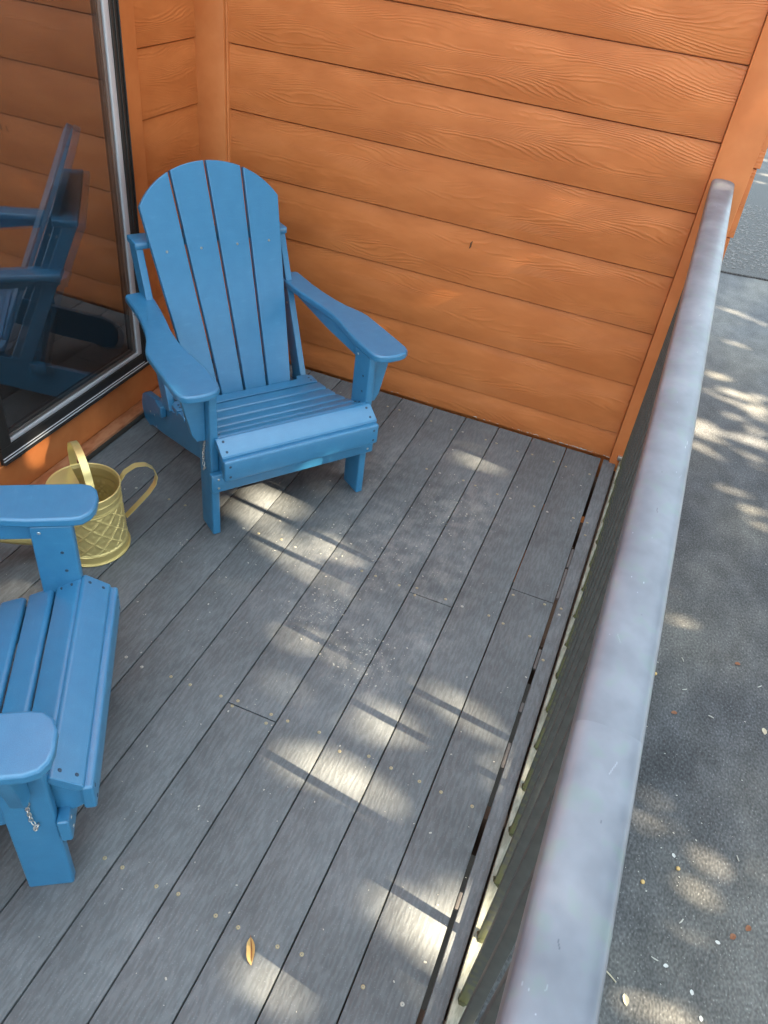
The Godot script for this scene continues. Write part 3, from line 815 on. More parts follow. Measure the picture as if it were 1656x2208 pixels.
func seat_y(f: float) -> float:
	var k := [[0.02, 0.377], [0.0, 0.370], [-0.06, 0.341], [-0.12, 0.315], [-0.18, 0.295], [-0.25, 0.280], [-0.32, 0.268], [-0.45, 0.260]]
	for i in k.size() - 1:
		if f >= k[i + 1][0]:
			return lerpf(k[i + 1][1], k[i][1], (f - k[i + 1][0]) / (k[i][0] - k[i + 1][0]))
	return 0.26

func make_chair(label: String) -> Node3D:
	var t := thing("folding_chair", label, "chair", Vector3.ZERO, 0.0, "blue folding deck chairs")
	var blue: Material = M.blue_plastic
	# seat rails reaching back to the ground
	var rail := PackedVector2Array([Vector2(0.050, 0.318), Vector2(0.0, 0.335), Vector2(-0.06, 0.318), Vector2(-0.12, 0.292), Vector2(-0.18, 0.272), Vector2(-0.25, 0.257), Vector2(-0.33, 0.243), Vector2(-0.45, 0.205), Vector2(-0.62, 0.152), Vector2(-0.69, 0.131), Vector2(-0.725, 0.105), Vector2(-0.742, 0.070), Vector2(-0.740, 0.030), Vector2(-0.722, 0.0), Vector2(-0.665, 0.0), Vector2(-0.64, 0.020), Vector2(-0.51, 0.060), Vector2(-0.41, 0.096), Vector2(-0.277, 0.142), Vector2(-0.18, 0.178), Vector2(-0.09, 0.208), Vector2(0.03, 0.238), Vector2(0.05, 0.252)])
	for s in [-1.0, 1.0]:
		var st := begin()
		var a: float = 0.2265 if s > 0 else -0.2495
		prism(st, rail, a, a + 0.023, 0.003, Transform3D(FY, Vector3.ZERO))
		var o := obj("seat_rail", st, blue, t)
		for q in [[-0.60, 0.085], [-0.645, 0.075], [-0.585, 0.045]]:
			screw(o, Vector3(s * 0.2495, q[1], q[0]), Vector3(s, 0, 0), M.steel)
		obj("hinge_block", boxed(Vector3(s * 0.2610 - 0.011, 0.163, -0.510), Vector3(s * 0.2610 + 0.011, 0.206, -0.455), 0.005), blue, t)
		# front leg
		st = begin()
		var u0: float = 0.2502 if s > 0 else -0.2762
		prism(st, rrect(u0, -0.089, u0 + 0.026, 0.0, 0.005, 3), 0.0, 0.5255, 0.003, Transform3D(XZ, Vector3.ZERO))
		o = obj("front_leg", st, blue, t)
		for q in [[0.45, -0.03], [0.395, -0.028]]:
			screw(o, Vector3(s * 0.2502, q[0], q[1]), Vector3(-s, 0, 0), M.screw_hole)
		screw(o, Vector3(s * 0.2502, 0.508, -0.07), Vector3(-s, 0, 0), M.steel)
		# bracket under the front of the arm
		st = begin()
		var br := PackedVector2Array([Vector2(0.2765, 0.5255), Vector2(0.352, 0.5255), Vector2(0.318, 0.372), Vector2(0.304, 0.348), Vector2(0.2765, 0.345)])
		if s < 0:
			for i in br.size():
				br[i].x = -br[i].x
		prism(st, br, -0.052, -0.028, 0.003, Transform3D())
		obj("arm_bracket", st, blue, t)
		# beam under the arm
		st = begin()
		prism(st, PackedVector2Array([Vector2(-0.605, 0.5255), Vector2(-0.605, 0.508), Vector2(-0.3, 0.482), Vector2(-0.09, 0.478), Vector2(-0.09, 0.5255)]), (0.2665 if s > 0 else -0.2885), (0.2885 if s > 0 else -0.2665), 0.002, Transform3D(FY, Vector3.ZERO))
		obj("arm_beam", st, blue, t)
		# arm
		var ctrl := [Vector2(0.31, -0.60), Vector2(0.312, -0.50), Vector2(0.318, -0.43), Vector2(0.329, -0.36), Vector2(0.343, -0.305), Vector2(0.366, -0.247), Vector2(0.372, -0.22), Vector2(0.373, -0.12), Vector2(0.373, 0.010), Vector2(0.366, 0.036), Vector2(0.350, 0.051), Vector2(0.328, 0.057), Vector2(0.290, 0.056), Vector2(0.266, 0.046), Vector2(0.250, 0.026), Vector2(0.246, 0.0), Vector2(0.246, -0.09), Vector2(0.252, -0.15), Vector2(0.259, -0.21), Vector2(0.261, -0.26), Vector2(0.257, -0.33), Vector2(0.245, -0.41), Vector2(0.235, -0.49), Vector2(0.230, -0.55), Vector2(0.229, -0.61), Vector2(0.234, -0.618), Vector2(0.303, -0.611)]
		var arm := PackedVector2Array()
		for c in ctrl:
			arm.append(Vector2(c.x * s, c.y * 0.86 if c.y > 0.0 else c.y))
		st = begin()
		prism(st, arm, 0.5265, 0.5505, 0.007, Transform3D(XZ, Vector3.ZERO), 4)
		obj("arm", st, blue, t)
		# upright behind the back
		st = begin()
		prism(st, PackedVector2Array([Vector2(-0.400, 0.22), Vector2(-0.609, 0.691), Vector2(-0.680, 0.691), Vector2(-0.462, 0.196)]), (0.2352 if s > 0 else -0.2582), (0.2582 if s > 0 else -0.2352), 0.003, Transform3D(FY, Vector3.ZERO))
		o = obj("back_post", st, blue, t)
		screw(o, Vector3(s * 0.2352, 0.475, -0.535), Vector3(-s, 0, 0), M.steel)
	# cross bars
	obj("back_rail", boxed(Vector3(-0.2625, 0.6915, -0.684), Vector3(0.2625, 0.7135, -0.6035), 0.004), blue, t)
	obj("lower_rail", boxed(Vector3(-0.226, 0.175, -0.50), Vector3(0.226, 0.235, -0.475), 0.003), blue, t)
	# seat slats
	var cuts := [0.0, -0.064, -0.129, -0.194, -0.259, -0.325]
	for i in 5:
		var f0: float = cuts[i] - (0.004 if i > 0 else 0.002)
		var f1: float = cuts[i + 1] + 0.003
		var a := Vector2(f0, seat_y(f0))
		var b := Vector2(f1, seat_y(f1))
		var d := (b - a).normalized()
		var nrm := Vector2(d.y, -d.x)
		var prof := PackedVector2Array()
		var L := a.distance_to(b)
		for c in rrect(0, -0.02, L, 0.0, 0.0095, 5):
			prof.append(a + d * c.x - nrm * c.y * -1.0 if nrm.y > 0 else a + d * c.x - nrm * c.y)
		var st := begin()
		prism(st, prof, -0.2585, 0.2585, 0.003, Transform3D(FY, Vector3.ZERO))
		var o := obj("seat_slat", st, blue, t)
		if i == 0:
			for s in [-1.0, 1.0]:
				for k in [0.3, 0.7]:
					var c := a.lerp(b, k)
					screw(o, Vector3(s * 0.24, c.y, c.x), Vector3(0, absf(nrm.y), absf(nrm.x)), M.screw_hole)
	# rear seat plate with a notch for the back
	var st := begin()
	prism(st, PackedVector2Array([Vector2(-0.2585, -0.328), Vector2(0.2585, -0.328), Vector2(0.2585, -0.372), Vector2(0.243, -0.385), Vector2(0.205, -0.388), Vector2(0.196, -0.368), Vector2(-0.196, -0.368), Vector2(-0.205, -0.388), Vector2(-0.243, -0.385), Vector2(-0.2585, -0.372)]), 0.246, 0.266, 0.003, Transform3D(XZ, Vector3.ZERO))
	var rp := obj("rear_seat_slat", st, blue, t)
	for s in [-1.0, 1.0]:
		for q in [-0.343, -0.36]:
			screw(rp, Vector3(s * 0.24, 0.266, q), Vector3.UP, M.screw_hole)
	# sloping front slat, front board and stretcher
	var a := Vector2(0.004, 0.372)
	var b := Vector2(0.062, 0.332)
	var d := (b - a).normalized()
	var up := Vector2(-d.y, d.x)
	var prof := PackedVector2Array()
	for c in rrect(0, -0.021, a.distance_to(b), 0.0, 0.009, 5):
		prof.append(a + d * c.x + up * c.y)
	st = begin()
	prism(st, prof, -0.263, 0.263, 0.003, Transform3D(FY, Vector3.ZERO))
	var fs := obj("front_slat", st, blue, t)
	for s in [-1.0, 1.0]:
		for k in [0.25, 0.72]:
			var c := a.lerp(b, k)
			screw(fs, Vector3(s * 0.243, c.y, c.x), Vector3(0, up.y, up.x), M.screw_hole)
	var fb := obj("front_board", boxed(Vector3(-0.263, 0.256, 0.0505), Vector3(0.263, 0.327, 0.074), 0.006, 3), blue, t)
	for s in [-1.0, 1.0]:
		for y in [0.272, 0.308]:
			screw(fb, Vector3(s * 0.245, y, 0.074), Vector3(0, 0, 1), M.screw_hole)
	var sb := obj("leg_stretcher", boxed(Vector3(-0.284, 0.183, 0.0005), Vector3(0.284, 0.2505, 0.0235), 0.005, 3), blue, t)
	for s in [-1.0, 1.0]:
		for y in [0.20, 0.232]:
			screw(sb, Vector3(s * 0.262, y, 0.0235), Vector3(0, 0, 1), M.steel)
	# fan back: polygons in the plane of the back (x, up the slope)
	var slope := deg_to_rad(24.0)
	var bb := Basis(Vector3(1, 0, 0), Vector3(0, cos(slope), -sin(slope)), Vector3(0, sin(slope), cos(slope)))
	var bt := Transform3D(bb, Vector3(0, 0.265, -0.373))
	var edges := [[-0.175, -0.237], [-0.086, -0.1180], [0.0, 0.0], [0.086, 0.1180], [0.175, 0.237]]
	for i in 4:
		var poly := PackedVector2Array()
		var g0: float = 0.0042 if i > 0 else 0.0
		var g1: float = 0.0042 if i < 3 else 0.0
		var e0: Array = edges[i]
		var e1: Array = edges[i + 1]
		var xa := func(w: float) -> float: return lerpf(e0[0], e0[1], w / 0.65) + g0
		var xb := func(w: float) -> float: return lerpf(e1[0], e1[1], w / 0.65) - g1
		poly.append(Vector2(xa.call(-0.09), -0.09))
		poly.append(Vector2(xb.call(-0.09), -0.09))
		var n := 9
		for k in n + 1:
			var q := 1.0 - float(k) / n
			var x := lerpf(xa.call(0.66), xb.call(0.66), q)
			var w := 0.725 - (0.297 - sqrt(maxf(0.0, 0.297 * 0.297 - x * x)))
			x = lerpf(xa.call(w), xb.call(w), q)
			poly.append(Vector2(x, w))
		st = begin()
		prism(st, poly, -0.021, 0.0, 0.003, bt)
		var o := obj("back_slat", st, blue, t)
		var sx: float = [-0.175, -0.062, 0.062, 0.175][i]
		screw(o, bt * Vector3(sx, 0.468, 0.0), bb.z, M.steel)
	# pin chain hanging on the right leg
	st = begin()
	var pts := [Vector3(-0.2785, 0.338, -0.036)]
	for i in 9:
		var q: Vector3 = pts[-1]
		pts.append(q + Vector3(-0.0006, -0.0078, rng.randf_range(-0.002, 0.001)))
	for i in 5:
		pts.append(Vector3(-0.281 + rng.randf_range(-0.004, 0.0), 0.252 - 0.004 * i, -0.040 + rng.randf_range(-0.009, 0.009)))
	for i in pts.size() - 1:
		var m: Vector3 = (pts[i] + pts[i + 1]) / 2
		var along: Vector3 = (pts[i + 1] - pts[i]).normalized()
		var side := (along.cross(Vector3(1, 0, 0)).normalized() if i % 2 == 0 else Vector3(1, 0, 0))
		var loop := []
		for k in 8:
			var an := TAU * k / 8
			loop.append(m + along * cos(an) * 0.0065 + side * sin(an) * 0.0036)
		tube(st, loop, [0.0011], 5, true)
	obj("chain", st, M.steel, t)
	return t

# ---------------------------------------------------------------- watering can

func build_can() -> void:
	var c := thing("watering_can", "brass coloured metal watering can with quilted diamond pattern between the chairs", "watering can", Vector3(-1.366, 0.0, 1.320))
	var brass: Material = M.brass
	var H := 0.226
	# body: quilted between two bands
	var st := begin()
	var na := 144
	var nh := 96
	var grid := []
	for j in nh + 1:
		var y := H * j / nh
		var row := []
		for i in na + 1:
			var a := TAU * i / na
			var r := lerpf(0.1045, 0.099, y / H)
			var q := 0.0
			if y > 0.038 and y < 0.168:
				var k := y / 0.026
				var m := a / TAU * 12.0 * 2.0
				var d1 := absf(fposmod(m * 0.5 + k * 0.5, 1.0) - 0.5) * 2.0
				var d2 := absf(fposmod(m * 0.5 - k * 0.5, 1.0) - 0.5) * 2.0
				var e := minf(1.0 - d1, 1.0 - d2)
				q = 0.0019 * (1.0 - sstep(0.02, 0.14, e)) - 0.0008 * sstep(0.22, 0.34, e) + 0.0010 * sstep(0.5, 0.9, e)
			for band in [0.030, 0.036, 0.171, 0.178, 0.200]:
				q += 0.0026 * exp(-pow((y - band) / 0.0018, 2.0))
			q += 0.0035 * exp(-pow((y - 0.0025) / 0.003, 2.0)) + 0.0032 * exp(-pow((y - H) / 0.0028, 2.0))
			row.append(Vector3(cos(a) * (r + q), y, sin(a) * (r + q)))
		grid.append(row)
	for side in 2:
		for j in nh:
			for i in na:
				var p := [grid[j][i], grid[j][i + 1], grid[j + 1][i + 1], grid[j + 1][i]]
				if side == 1:
					if j % 4 or i % 2: continue
					p = [grid[j][i], grid[j][i + 2], grid[j + 4][i + 2], grid[j + 4][i]]
					for k in 4:
						p[k] = Vector3(p[k].x * 0.972, maxf(p[k].y, 0.004), p[k].z * 0.972)
				var n: Vector3 = (p[1] - p[0]).cross(p[3] - p[0]).normalized()
				if n.dot(Vector3(p[0].x, 0, p[0].z)) < 0: n = -n
				if side == 1: n = -n
				quad(st, p[0], p[1], p[2], p[3], n, n, n, n, Vector2.ZERO, Vector2.ZERO, Vector2.ZERO, Vector2.ZERO)
	for i in na:
		tri(st, [Vector3(0, 0.005, 0), grid[0][i] + Vector3(0, 0.005, 0), grid[0][i + 1] + Vector3(0, 0.005, 0)], [Vector3.UP, Vector3.UP, Vector3.UP], [Vector2.ZERO, Vector2.ZERO, Vector2.ZERO])
	obj("body", st, brass, c)
	for e in [[0.0025, 0.1085, 0.0028], [H, 0.1015, 0.0030]]:
		var pts := []
		for i in 64:
			pts.append(Vector3(cos(TAU * i / 64) * e[1], e[0], sin(TAU * i / 64) * e[1]))
		st = begin()
		tube(st, pts, [e[2]], 8, true)
		obj("rim", st, brass, c)
	var ax := Vector3(0.60, 0, -0.80)           # towards the back handle
	var px := Vector3(0.80, 0, 0.60)
	# half lid on the spout side
	st = begin()
	var n := 24
	var back := -ax
	var lid := []
	for i in n + 1:
		var t := -PI / 2 * 0.93 + PI * 0.93 * i / n
		lid.append(back * cos(t) * 0.1 + px * sin(t) * 0.1 + Vector3(0, H + 0.001, 0))
	for i in n:
		var m0: Vector3 = lid[0].lerp(lid[n], float(i) / n)
		var m1: Vector3 = lid[0].lerp(lid[n], float(i + 1) / n)
		var c0 := Vector3(0, 0.010 * sin(PI * i / n), 0)
		var c1 := Vector3(0, 0.010 * sin(PI * (i + 1) / n), 0)
		quad(st, lid[i], lid[i + 1], m1 + c1, m0 + c0, Vector3.UP, Vector3.UP, (Vector3.UP * 4 - back).normalized(), (Vector3.UP * 4 - back).normalized(), Vector2.ZERO, Vector2.ZERO, Vector2.ZERO, Vector2.ZERO)
	obj("half_lid", st, brass, c)
	# carrying bail over the top
	st = begin()
	var pts := []
	pts.append(px * 0.106 + Vector3(0, 0.188, 0))
	for i in 25:
		var t := PI * i / 24
		pts.append(px * 0.103 * cos(t) * (1.0 if absf(cos(t)) < 0.98 else 1.0) + Vector3(0, 0.262 + 0.094 * sin(t), 0))
	pts.append(-px * 0.106 + Vector3(0, 0.188, 0))
	strap(st, pts, ax, 0.021, 0.0022)
	var bail := obj("carrying_handle", st, brass, c)
	for s in [-1.0, 1.0]:
		screw(bail, px * s * 0.107 + Vector3(0, 0.196, 0), px * s, M.steel)
	# back handle
	st = begin()
	pts = []
	var spl := [Vector2(0.100, 0.206), Vector2(0.120, 0.236), Vector2(0.152, 0.252), Vector2(0.184, 0.247), Vector2(0.206, 0.225), Vector2(0.213, 0.195), Vector2(0.206, 0.168), Vector2(0.185, 0.140), Vector2(0.145, 0.103), Vector2(0.108, 0.070)]
	var curve := Curve3D.new()
	for i in spl.size():
		var t: Vector2 = (spl[mini(i + 1, spl.size() - 1)] - spl[maxi(i - 1, 0)]) / 6.0
		curve.add_point(ax * spl[i].x + Vector3(0, spl[i].y, 0), -(ax * t.x + Vector3(0, t.y, 0)), ax * t.x + Vector3(0, t.y, 0))
	for i in 41:
		pts.append(curve.sample_baked(curve.get_baked_length() * i / 40))
	strap(st, pts, px, 0.021, 0.0022)
	obj("handle", st, brass, c)
	# spout
	st = begin()
	pts = []
	var rad := []
	for i in 13:
		var t := i / 12.0
		pts.append(-ax * lerpf(0.085, 0.36, t) + Vector3(0, lerpf(0.070, 0.185, t * t * 0.55 + t * 0.45), 0))
		rad.append(lerpf(0.040, 0.013, pow(t, 0.8)))
	tube(st, pts, rad, 18)
	obj("spout", st, brass, c)
	st = begin()
	tube(st, [pts[12], pts[12] - ax * 0.03 + Vector3(0, 0.016, 0), pts[12] - ax * 0.034 + Vector3(0, 0.018, 0)], [0.013, 0.03, 0.0], 18)
	obj("rose", st, brass, c)

# ---------------------------------------------------------------- fallen leaves and bits

func build_wall_bits() -> void:
	var st := begin()
	tube(st, [Vector3(0, 0, 0), Vector3(0.004, 0.009, 0.003), Vector3(0.004, 0.02, 0.002), Vector3(0.008, 0.028, 0.0)], [0.0012, 0.003, 0.0028, 0.001], 6)
	var o := obj("dead_insect", st, M.dark_brown, self)
	o.position = TWIG
	tag(o, "small dark dead insect clinging to the orange siding", "insect")
	var mm := MultiMesh.new()
	mm.transform_format = MultiMesh.TRANSFORM_3D
	st = begin()
	box(st, Vector3(-1, -0.5, -0.15), Vector3(1, 0.5, 0.15), 0.1, 1)
	mm.mesh = st.commit()
	mm.instance_count = 70
	for i in 70:
		var x := rng.randf_range(-0.95, 0.025)
		if i > 25: x = rng.randfn(-0.12, 0.09)
		var s := rng.randf_range(0.001, 0.0035)
		mm.set_instance_transform(i, Transform3D(Basis(Vector3(0, 0, 1), rng.randf_range(-0.4, 0.4)).scaled(Vector3(s * 1.6, s * 0.7, s)), Vector3(minf(x, 0.024), 0.009 + absf(rng.randfn(0.0, 0.0035)), 0.0003)))
	var mi := MultiMeshInstance3D.new()
	mi.name = "paint_flakes"
	mi.multimesh = mm
	mi.material_override = M.chip_pale
	add_child(mi)
	tag(mi, "pale flakes of peeling paint along the foot of the orange wall", "paint flakes", "", "stuff")

func leaf_mesh(length: float, width: float, curl: float, uneven := 1.0) -> SurfaceTool:
	var st := begin()
	var n := 8
	for i in n:
		for s in [-1.0, 1.0]:
			var q := []
			for e in [[i, 0.0], [i + 1, 0.0], [i + 1, 1.0], [i, 1.0]]:
				var t: float = float(e[0]) / n
				var w := width * 0.5 * pow(sin(PI * clampf(t, 0.001, 0.999)), 0.8)
				q.append(Vector3(s * w * e[1] * (uneven if s > 0 else 1.0 + 0.12 * sin(9.0 * t)) + 0.003 * (1.0 - uneven) * sin(5.0 * t), 0.0015 + curl * e[1] * sin(PI * t) + 0.15 * curl * cos(PI * 2 * t) , (t - 0.5) * length))
			var nn: Vector3 = (q[1] - q[0]).cross(q[2] - q[0])
			if nn.length() < 1e-12: nn = (q[2] - q[0]).cross(q[3] - q[0])
			nn = nn.normalized()
			if nn.y < 0: nn = -nn
			quad(st, q[0], q[1], q[2], q[3], nn, nn, nn, nn, Vector2.ZERO, Vector2.ZERO, Vector2.ZERO, Vector2.ZERO)
	return st

func build_bits() -> void:
	var l := thing("fallen_leaf", "curled tan fallen leaf lying on the deck boards near the bottom", "leaf", Vector3(-0.349, 0.0, 2.155), 0.55)
	obj("blade", leaf_mesh(0.054, 0.022, 0.011, 0.62), M.leaf_tan, l)
	var rib := begin()
	tube(rib, [Vector3(0, 0.003, -0.03), Vector3(0.001, 0.0032, 0.0), Vector3(0, 0.003, 0.024)], [0.0008, 0.0008, 0.0004], 5)
	obj("midrib", rib, M.leaf_brown, l)
	var words := {"w": ["petal", "small white petal lying on the asphalt"], "t": ["seed", "round tan seed lying on the asphalt"], "s": ["twig_bit", "short pale straw bit lying on the asphalt"], "b": ["brown_leaf", "small reddish brown dry leaf on the asphalt"], "l": ["pale_leaf", "pale cupped leaf with brown middle on the asphalt"], "k": ["twig", "thin straw coloured twig on the asphalt by the handrail"]}
	var groups := {"w": "white petals on the asphalt", "t": "tan seeds on the asphalt", "s": "straw bits on the asphalt", "b": "brown leaves on the asphalt", "l": "pale leaves on the asphalt"}
	var cats := {"w": "petal", "t": "seed", "s": "straw", "b": "leaf", "l": "leaf", "k": "twig"}
	for g in GROUND_BITS:
		var k: String = g[0]
		var at := Vector3(g[1], GROUND_Y, g[2])
		var o: MeshInstance3D
		if k == "w":
			o = obj(words[k][0], leaf_mesh(0.017, 0.012, 0.002), M.petal, self)
		elif k == "t":
			var sp := SphereMesh.new()
			sp.radius = 0.0075
			sp.height = 0.012
			sp.radial_segments = 10
			sp.rings = 6
			o = part(words[k][0], sp, M.leaf_tan, self)
			at.y += 0.005
		elif k == "s":
			var st := begin()
			tube(st, [Vector3(0, 0.003, -0.011), Vector3(0.001, 0.0035, 0), Vector3(0, 0.003, 0.011)], [0.0018, 0.0026, 0.0015], 6)
			o = obj(words[k][0], st, M.chip_pale, self)
		elif k == "k":
			var st := begin()
			tube(st, [Vector3(0, 0.004, -0.024), Vector3(0.001, 0.0045, 0), Vector3(0, 0.004, 0.024)], [0.0022, 0.0024, 0.002], 6)
			o = obj(words[k][0], st, M.chip, self)
		else:
			o = obj(words[k][0], leaf_mesh(0.034 if k == "l" else 0.026, 0.02 if k == "l" else 0.018, 0.005), M.leaf_brown if k == "b" else M.chip, self)
		o.position = at
		o.rotation.y = rng.randf() * TAU if k != "k" else 1.05
		tag(o, g[3], cats[k], groups.get(k, ""))
	# crumbs: bark dust and pollen
	scatter("deck_crumbs", "pale crumbs and wood dust scattered over the deck boards", 900, Vector3(-1.6, 0.0012, 0.03), Vector3(0.03, 0.0012, 2.5), 0.0012, 0.0034, M.chip_pale, [[-0.55, 0.92, 0.22], [-0.42, 0.62, 0.18], [-0.62, 1.25, 0.10], [-0.44, 1.36, 0.10], [-0.9, 1.0, 0.5]])
	scatter("driveway_crumbs", "pale crumbs scattered over the shaded asphalt", 200, Vector3(0.1, GROUND_Y + 0.002, -2.0), Vector3(1.5, GROUND_Y + 0.002, 2.2), 0.0012, 0.0036, M.chip_pale, [[0.5, 1.0, 0.5]])

func scatter(called: String, label: String, count: int, lo: Vector3, hi: Vector3, s0: float, s1: float, m: Material, clumps: Array) -> void:
	var mm := MultiMesh.new()
	mm.transform_format = MultiMesh.TRANSFORM_3D
	var st := begin()
	box(st, Vector3(-1, -0.3, -0.6), Vector3(1, 0.5, 0.6), 0.25, 1)
	mm.mesh = st.commit()
	mm.instance_count = count
	for i in count:
		var p := Vector3(rng.randf_range(lo.x, hi.x), lo.y, rng.randf_range(lo.z, hi.z))
		if rng.randf() < 0.6:
			var c: Array = clumps[rng.randi() % clumps.size()]
			p.x = clampf(c[0] + rng.randfn(0.0, 0.5) * c[2], lo.x, hi.x)
			p.z = clampf(c[1] + rng.randfn(0.0, 0.5) * c[2], lo.z, hi.z)
		var s := lerpf(s0, s1, pow(rng.randf(), 4.0))
		mm.set_instance_transform(i, Transform3D(Basis(Vector3.UP, rng.randf() * TAU).scaled(Vector3(s, s * 0.6, s)), p))
	var mi := MultiMeshInstance3D.new()
	mi.name = called
	mi.multimesh = mm
	mi.material_override = m
	add_child(mi)
	tag(mi, label, "crumbs", "", "stuff")

# ---------------------------------------------------------------- the shade trees over the driveway

func build_trees() -> void:
	var s := SUN_TO.normalized()
	var e1 := s.cross(Vector3.UP).normalized()
	var e2 := e1.cross(s).normalized()
	var cell := 0.25
	var gaps := {}
	for g in SUN_GAPS:
		var p := Vector3(g[0], g[1], g[2])
		var a := p.dot(e1)
		var b := p.dot(e2)
		var r: float = 0.010 + 0.22 * g[3]
		if g[1] < -0.5: r = 0.006 + 0.42 * g[3]
		elif g[2] == 0.0: r = 0.65 * g[3]
		elif g[0] > -0.24 and g[2] > 1.75: r = 0.006 + 0.16 * g[3]
		var reach := int(ceil((r + 0.2) / cell))
		var ia := int(floor(a / cell))
		var ib := int(floor(b / cell))
		for i in range(ia - reach, ia + reach + 1):
			for j in range(ib - reach, ib + reach + 1):
				var key := Vector2i(i, j)
				if not gaps.has(key): gaps[key] = []
				gaps[key].append(Vector3(a, b, r))
	var leaf := begin()
	var L := 0.07
	var Wd := 0.046
	for q in [[Vector3(0, 0, -L), Vector3(Wd, 0.012, -0.01), Vector3(0, 0, L)], [Vector3(0, 0, -L), Vector3(-Wd, 0.012, -0.01), Vector3(0, 0, L)]]:
		tri(leaf, q, [Vector3.UP, Vector3.UP, Vector3.UP], [Vector2.ZERO, Vector2.ZERO, Vector2.ZERO])
	var leaf_m := leaf.commit()
	var kinds := ["shade tree standing far down the driveway behind the house", "shade tree beyond the driveway, farthest along the orange wall", "shade tree beyond the driveway, level with the chairs", "shade tree beyond the driveway, nearest the end of the rail", "shade tree added to block low sky light behind the photographer, nearest the house"]
	var last: Node3D
	for k in 5:
		var base := Vector3(8.2, GROUND_Y, [-9.2, -4.6, -0.6, 3.4, 0.0][k])
		if k == 4: base = Vector3(-3.4, GROUND_Y, 9.5)  # out of view, added to cut low sky light on upright faces
		var t := thing("shade_tree", "leafy green " + kinds[k], "tree", base, 0.0, "shade trees beyond the driveway")
		var st := begin()
		tube(st, [Vector3.ZERO, Vector3(0.05, 1.2, 0.02), Vector3(0.0, 3.0, 0.05), Vector3(0.1, 5.2, 0.0), Vector3(0.05, 8.0, 0.1), Vector3(0.0, 10.0, 0.1)], [0.27, 0.2, 0.17, 0.13, 0.07, 0.02], 12)
		obj("trunk", st, M.bark, t)
		for i in 9:
			var a := TAU * i / 9.0 + 0.4 * k
			var y := 3.4 + 0.6 * i
			st = begin()
			var d := Vector3(cos(a), 0.45, sin(a))
			tube(st, [Vector3(0.05, y, 0.05), Vector3(0.05, y, 0.05) + d * 0.9, Vector3(0.05, y + 0.2, 0.05) + d * 1.9], [0.07, 0.045, 0.015], 7)
			obj("limb", st, M.bark, t)
		var xf: Array[Transform3D] = []
		var centre := Vector3(0, 7.6, 0)
		var rad := Vector3(1.6, 3.5, 2.5)
		for i in (105000 if k < 4 else 30000):
			var v := Vector3(rng.randf_range(-1, 1), rng.randf_range(-1, 1), rng.randf_range(-1, 1))
			if pow(absf(v.x), 3.0) + pow(absf(v.y), 3.0) + pow(absf(v.z), 3.0) > 1.0 + 0.12 * sin(v.y * 9.0 + v.z * 7.0): continue
			var p := centre + v * rad
			var w := base + p
			var a := w.dot(e1)
			var b := w.dot(e2)
			var hit := false
			for g in gaps.get(Vector2i(int(floor(a / cell)), int(floor(b / cell))), []):
				if Vector2(a - g.x, b - g.y).length() < g.z + 0.028:
					hit = true
					break
			if hit: continue
			var bs := Basis.from_euler(Vector3(rng.randf_range(-1.0, 1.0), rng.randf() * TAU, rng.randf_range(-1.0, 1.0)))
			xf.append(Transform3D(bs.scaled(Vector3.ONE * rng.randf_range(0.8, 1.25) * (1.0 if k < 4 else 2.0)), p))
		var mm := MultiMesh.new()
		mm.transform_format = MultiMesh.TRANSFORM_3D
		mm.mesh = leaf_m
		mm.instance_count = xf.size()
		for i in xf.size():
			mm.set_instance_transform(i, xf[i])
		var mi := MultiMeshInstance3D.new()
		mi.name = "crown"
		mi.multimesh = mm
		mi.material_override = M.leaf_green
		mi.set_meta("kind", "stuff")
		t.add_child(mi)
		last = t
	# one more unseen tree, added to block light from the horizon
	var spots := [[6.4, 9.0, 1.05, "behind the photographer, by the driveway"]]
	for s2 in spots:
		var t := last.duplicate() as Node3D
		t.name = numbered("shade_tree")
		add_child(t)
		t.position = Vector3(s2[0], GROUND_Y, s2[1])
		t.rotation.y = s2[0]
		t.scale = Vector3(1.5, s2[2], 1.15)
		t.set_meta("label", "leafy green shade tree added to block low sky light " + s2[3])

# ----------------------------------------------------------------

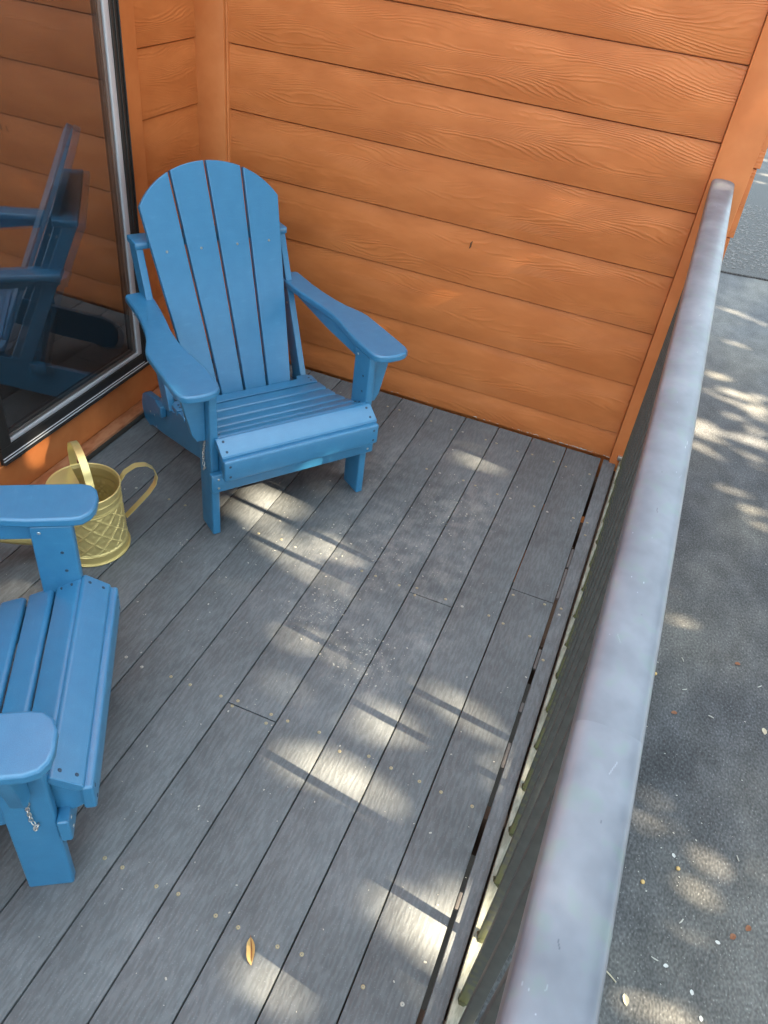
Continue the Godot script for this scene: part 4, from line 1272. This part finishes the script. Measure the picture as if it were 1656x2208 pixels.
func _ready() -> void:
	rng.seed = 7
	var cam := Camera3D.new()
	cam.name = "camera"
	cam.fov = 65.958
	cam.near = 0.05
	cam.far = 600.0
	cam.transform = Transform3D(Basis(Vector3(0.922515, 0.107316, -0.370743), Vector3(-0.313646, 0.768235, -0.558068), Vector3(0.224928, 0.631108, 0.742368)).orthonormalized(), Vector3(-0.0249, 1.6993, 2.7370))
	add_child(cam)
	cam.current = true
	var env := Environment.new()
	env.background_mode = Environment.BG_SKY
	var sky := ProceduralSkyMaterial.new()
	sky.sky_top_color = Color(0.82, 0.90, 0.955)
	sky.sky_horizon_color = Color(0.75, 0.80, 0.82)
	sky.sky_curve = 0.14
	sky.ground_bottom_color = Color(0.28, 0.28, 0.26)
	sky.ground_horizon_color = Color(0.7, 0.72, 0.72)
	sky.sky_energy_multiplier = 0.5
	sky.sun_angle_max = 0.0
	env.sky = Sky.new()
	env.sky.sky_material = sky
	env.tonemap_mode = Environment.TONE_MAPPER_LINEAR
	env.tonemap_exposure = 21.0
	env.sdfgi_enabled = true
	env.ssao_enabled = true
	env.ssil_enabled = true
	var we := WorldEnvironment.new()
	we.name = "world"
	we.environment = env
	add_child(we)
	var sun := DirectionalLight3D.new()
	sun.name = "sun"
	sun.basis = Basis.looking_at(-SUN_TO.normalized(), Vector3.UP)
	sun.light_color = Color(1.0, 0.93, 0.80)
	sun.light_energy = 0.7
	sun.light_angular_distance = 0.5
	sun.shadow_enabled = true
	add_child(sun)

	materials()
	build_ground()
	build_house()
	build_deck()
	build_rail()
	var c1 := make_chair("blue slatted folding chair in the corner against the orange wall")
	c1.position = Vector3(-0.9047, 0.0, 0.8915)
	c1.rotation.y = atan2(0.807263, 0.590192)
	var c2 := c1.duplicate() as Node3D
	c2.name = numbered("folding_chair")
	add_child(c2)
	c2.set_meta("label", "blue slatted folding chair in front of the watering can, cut off by the picture's edge")
	c2.position = Vector3(-0.8912, 0.0, 1.9514)
	c2.rotation.y = 2.1201
	build_can()
	build_bits()
	build_wall_bits()
	build_trees()
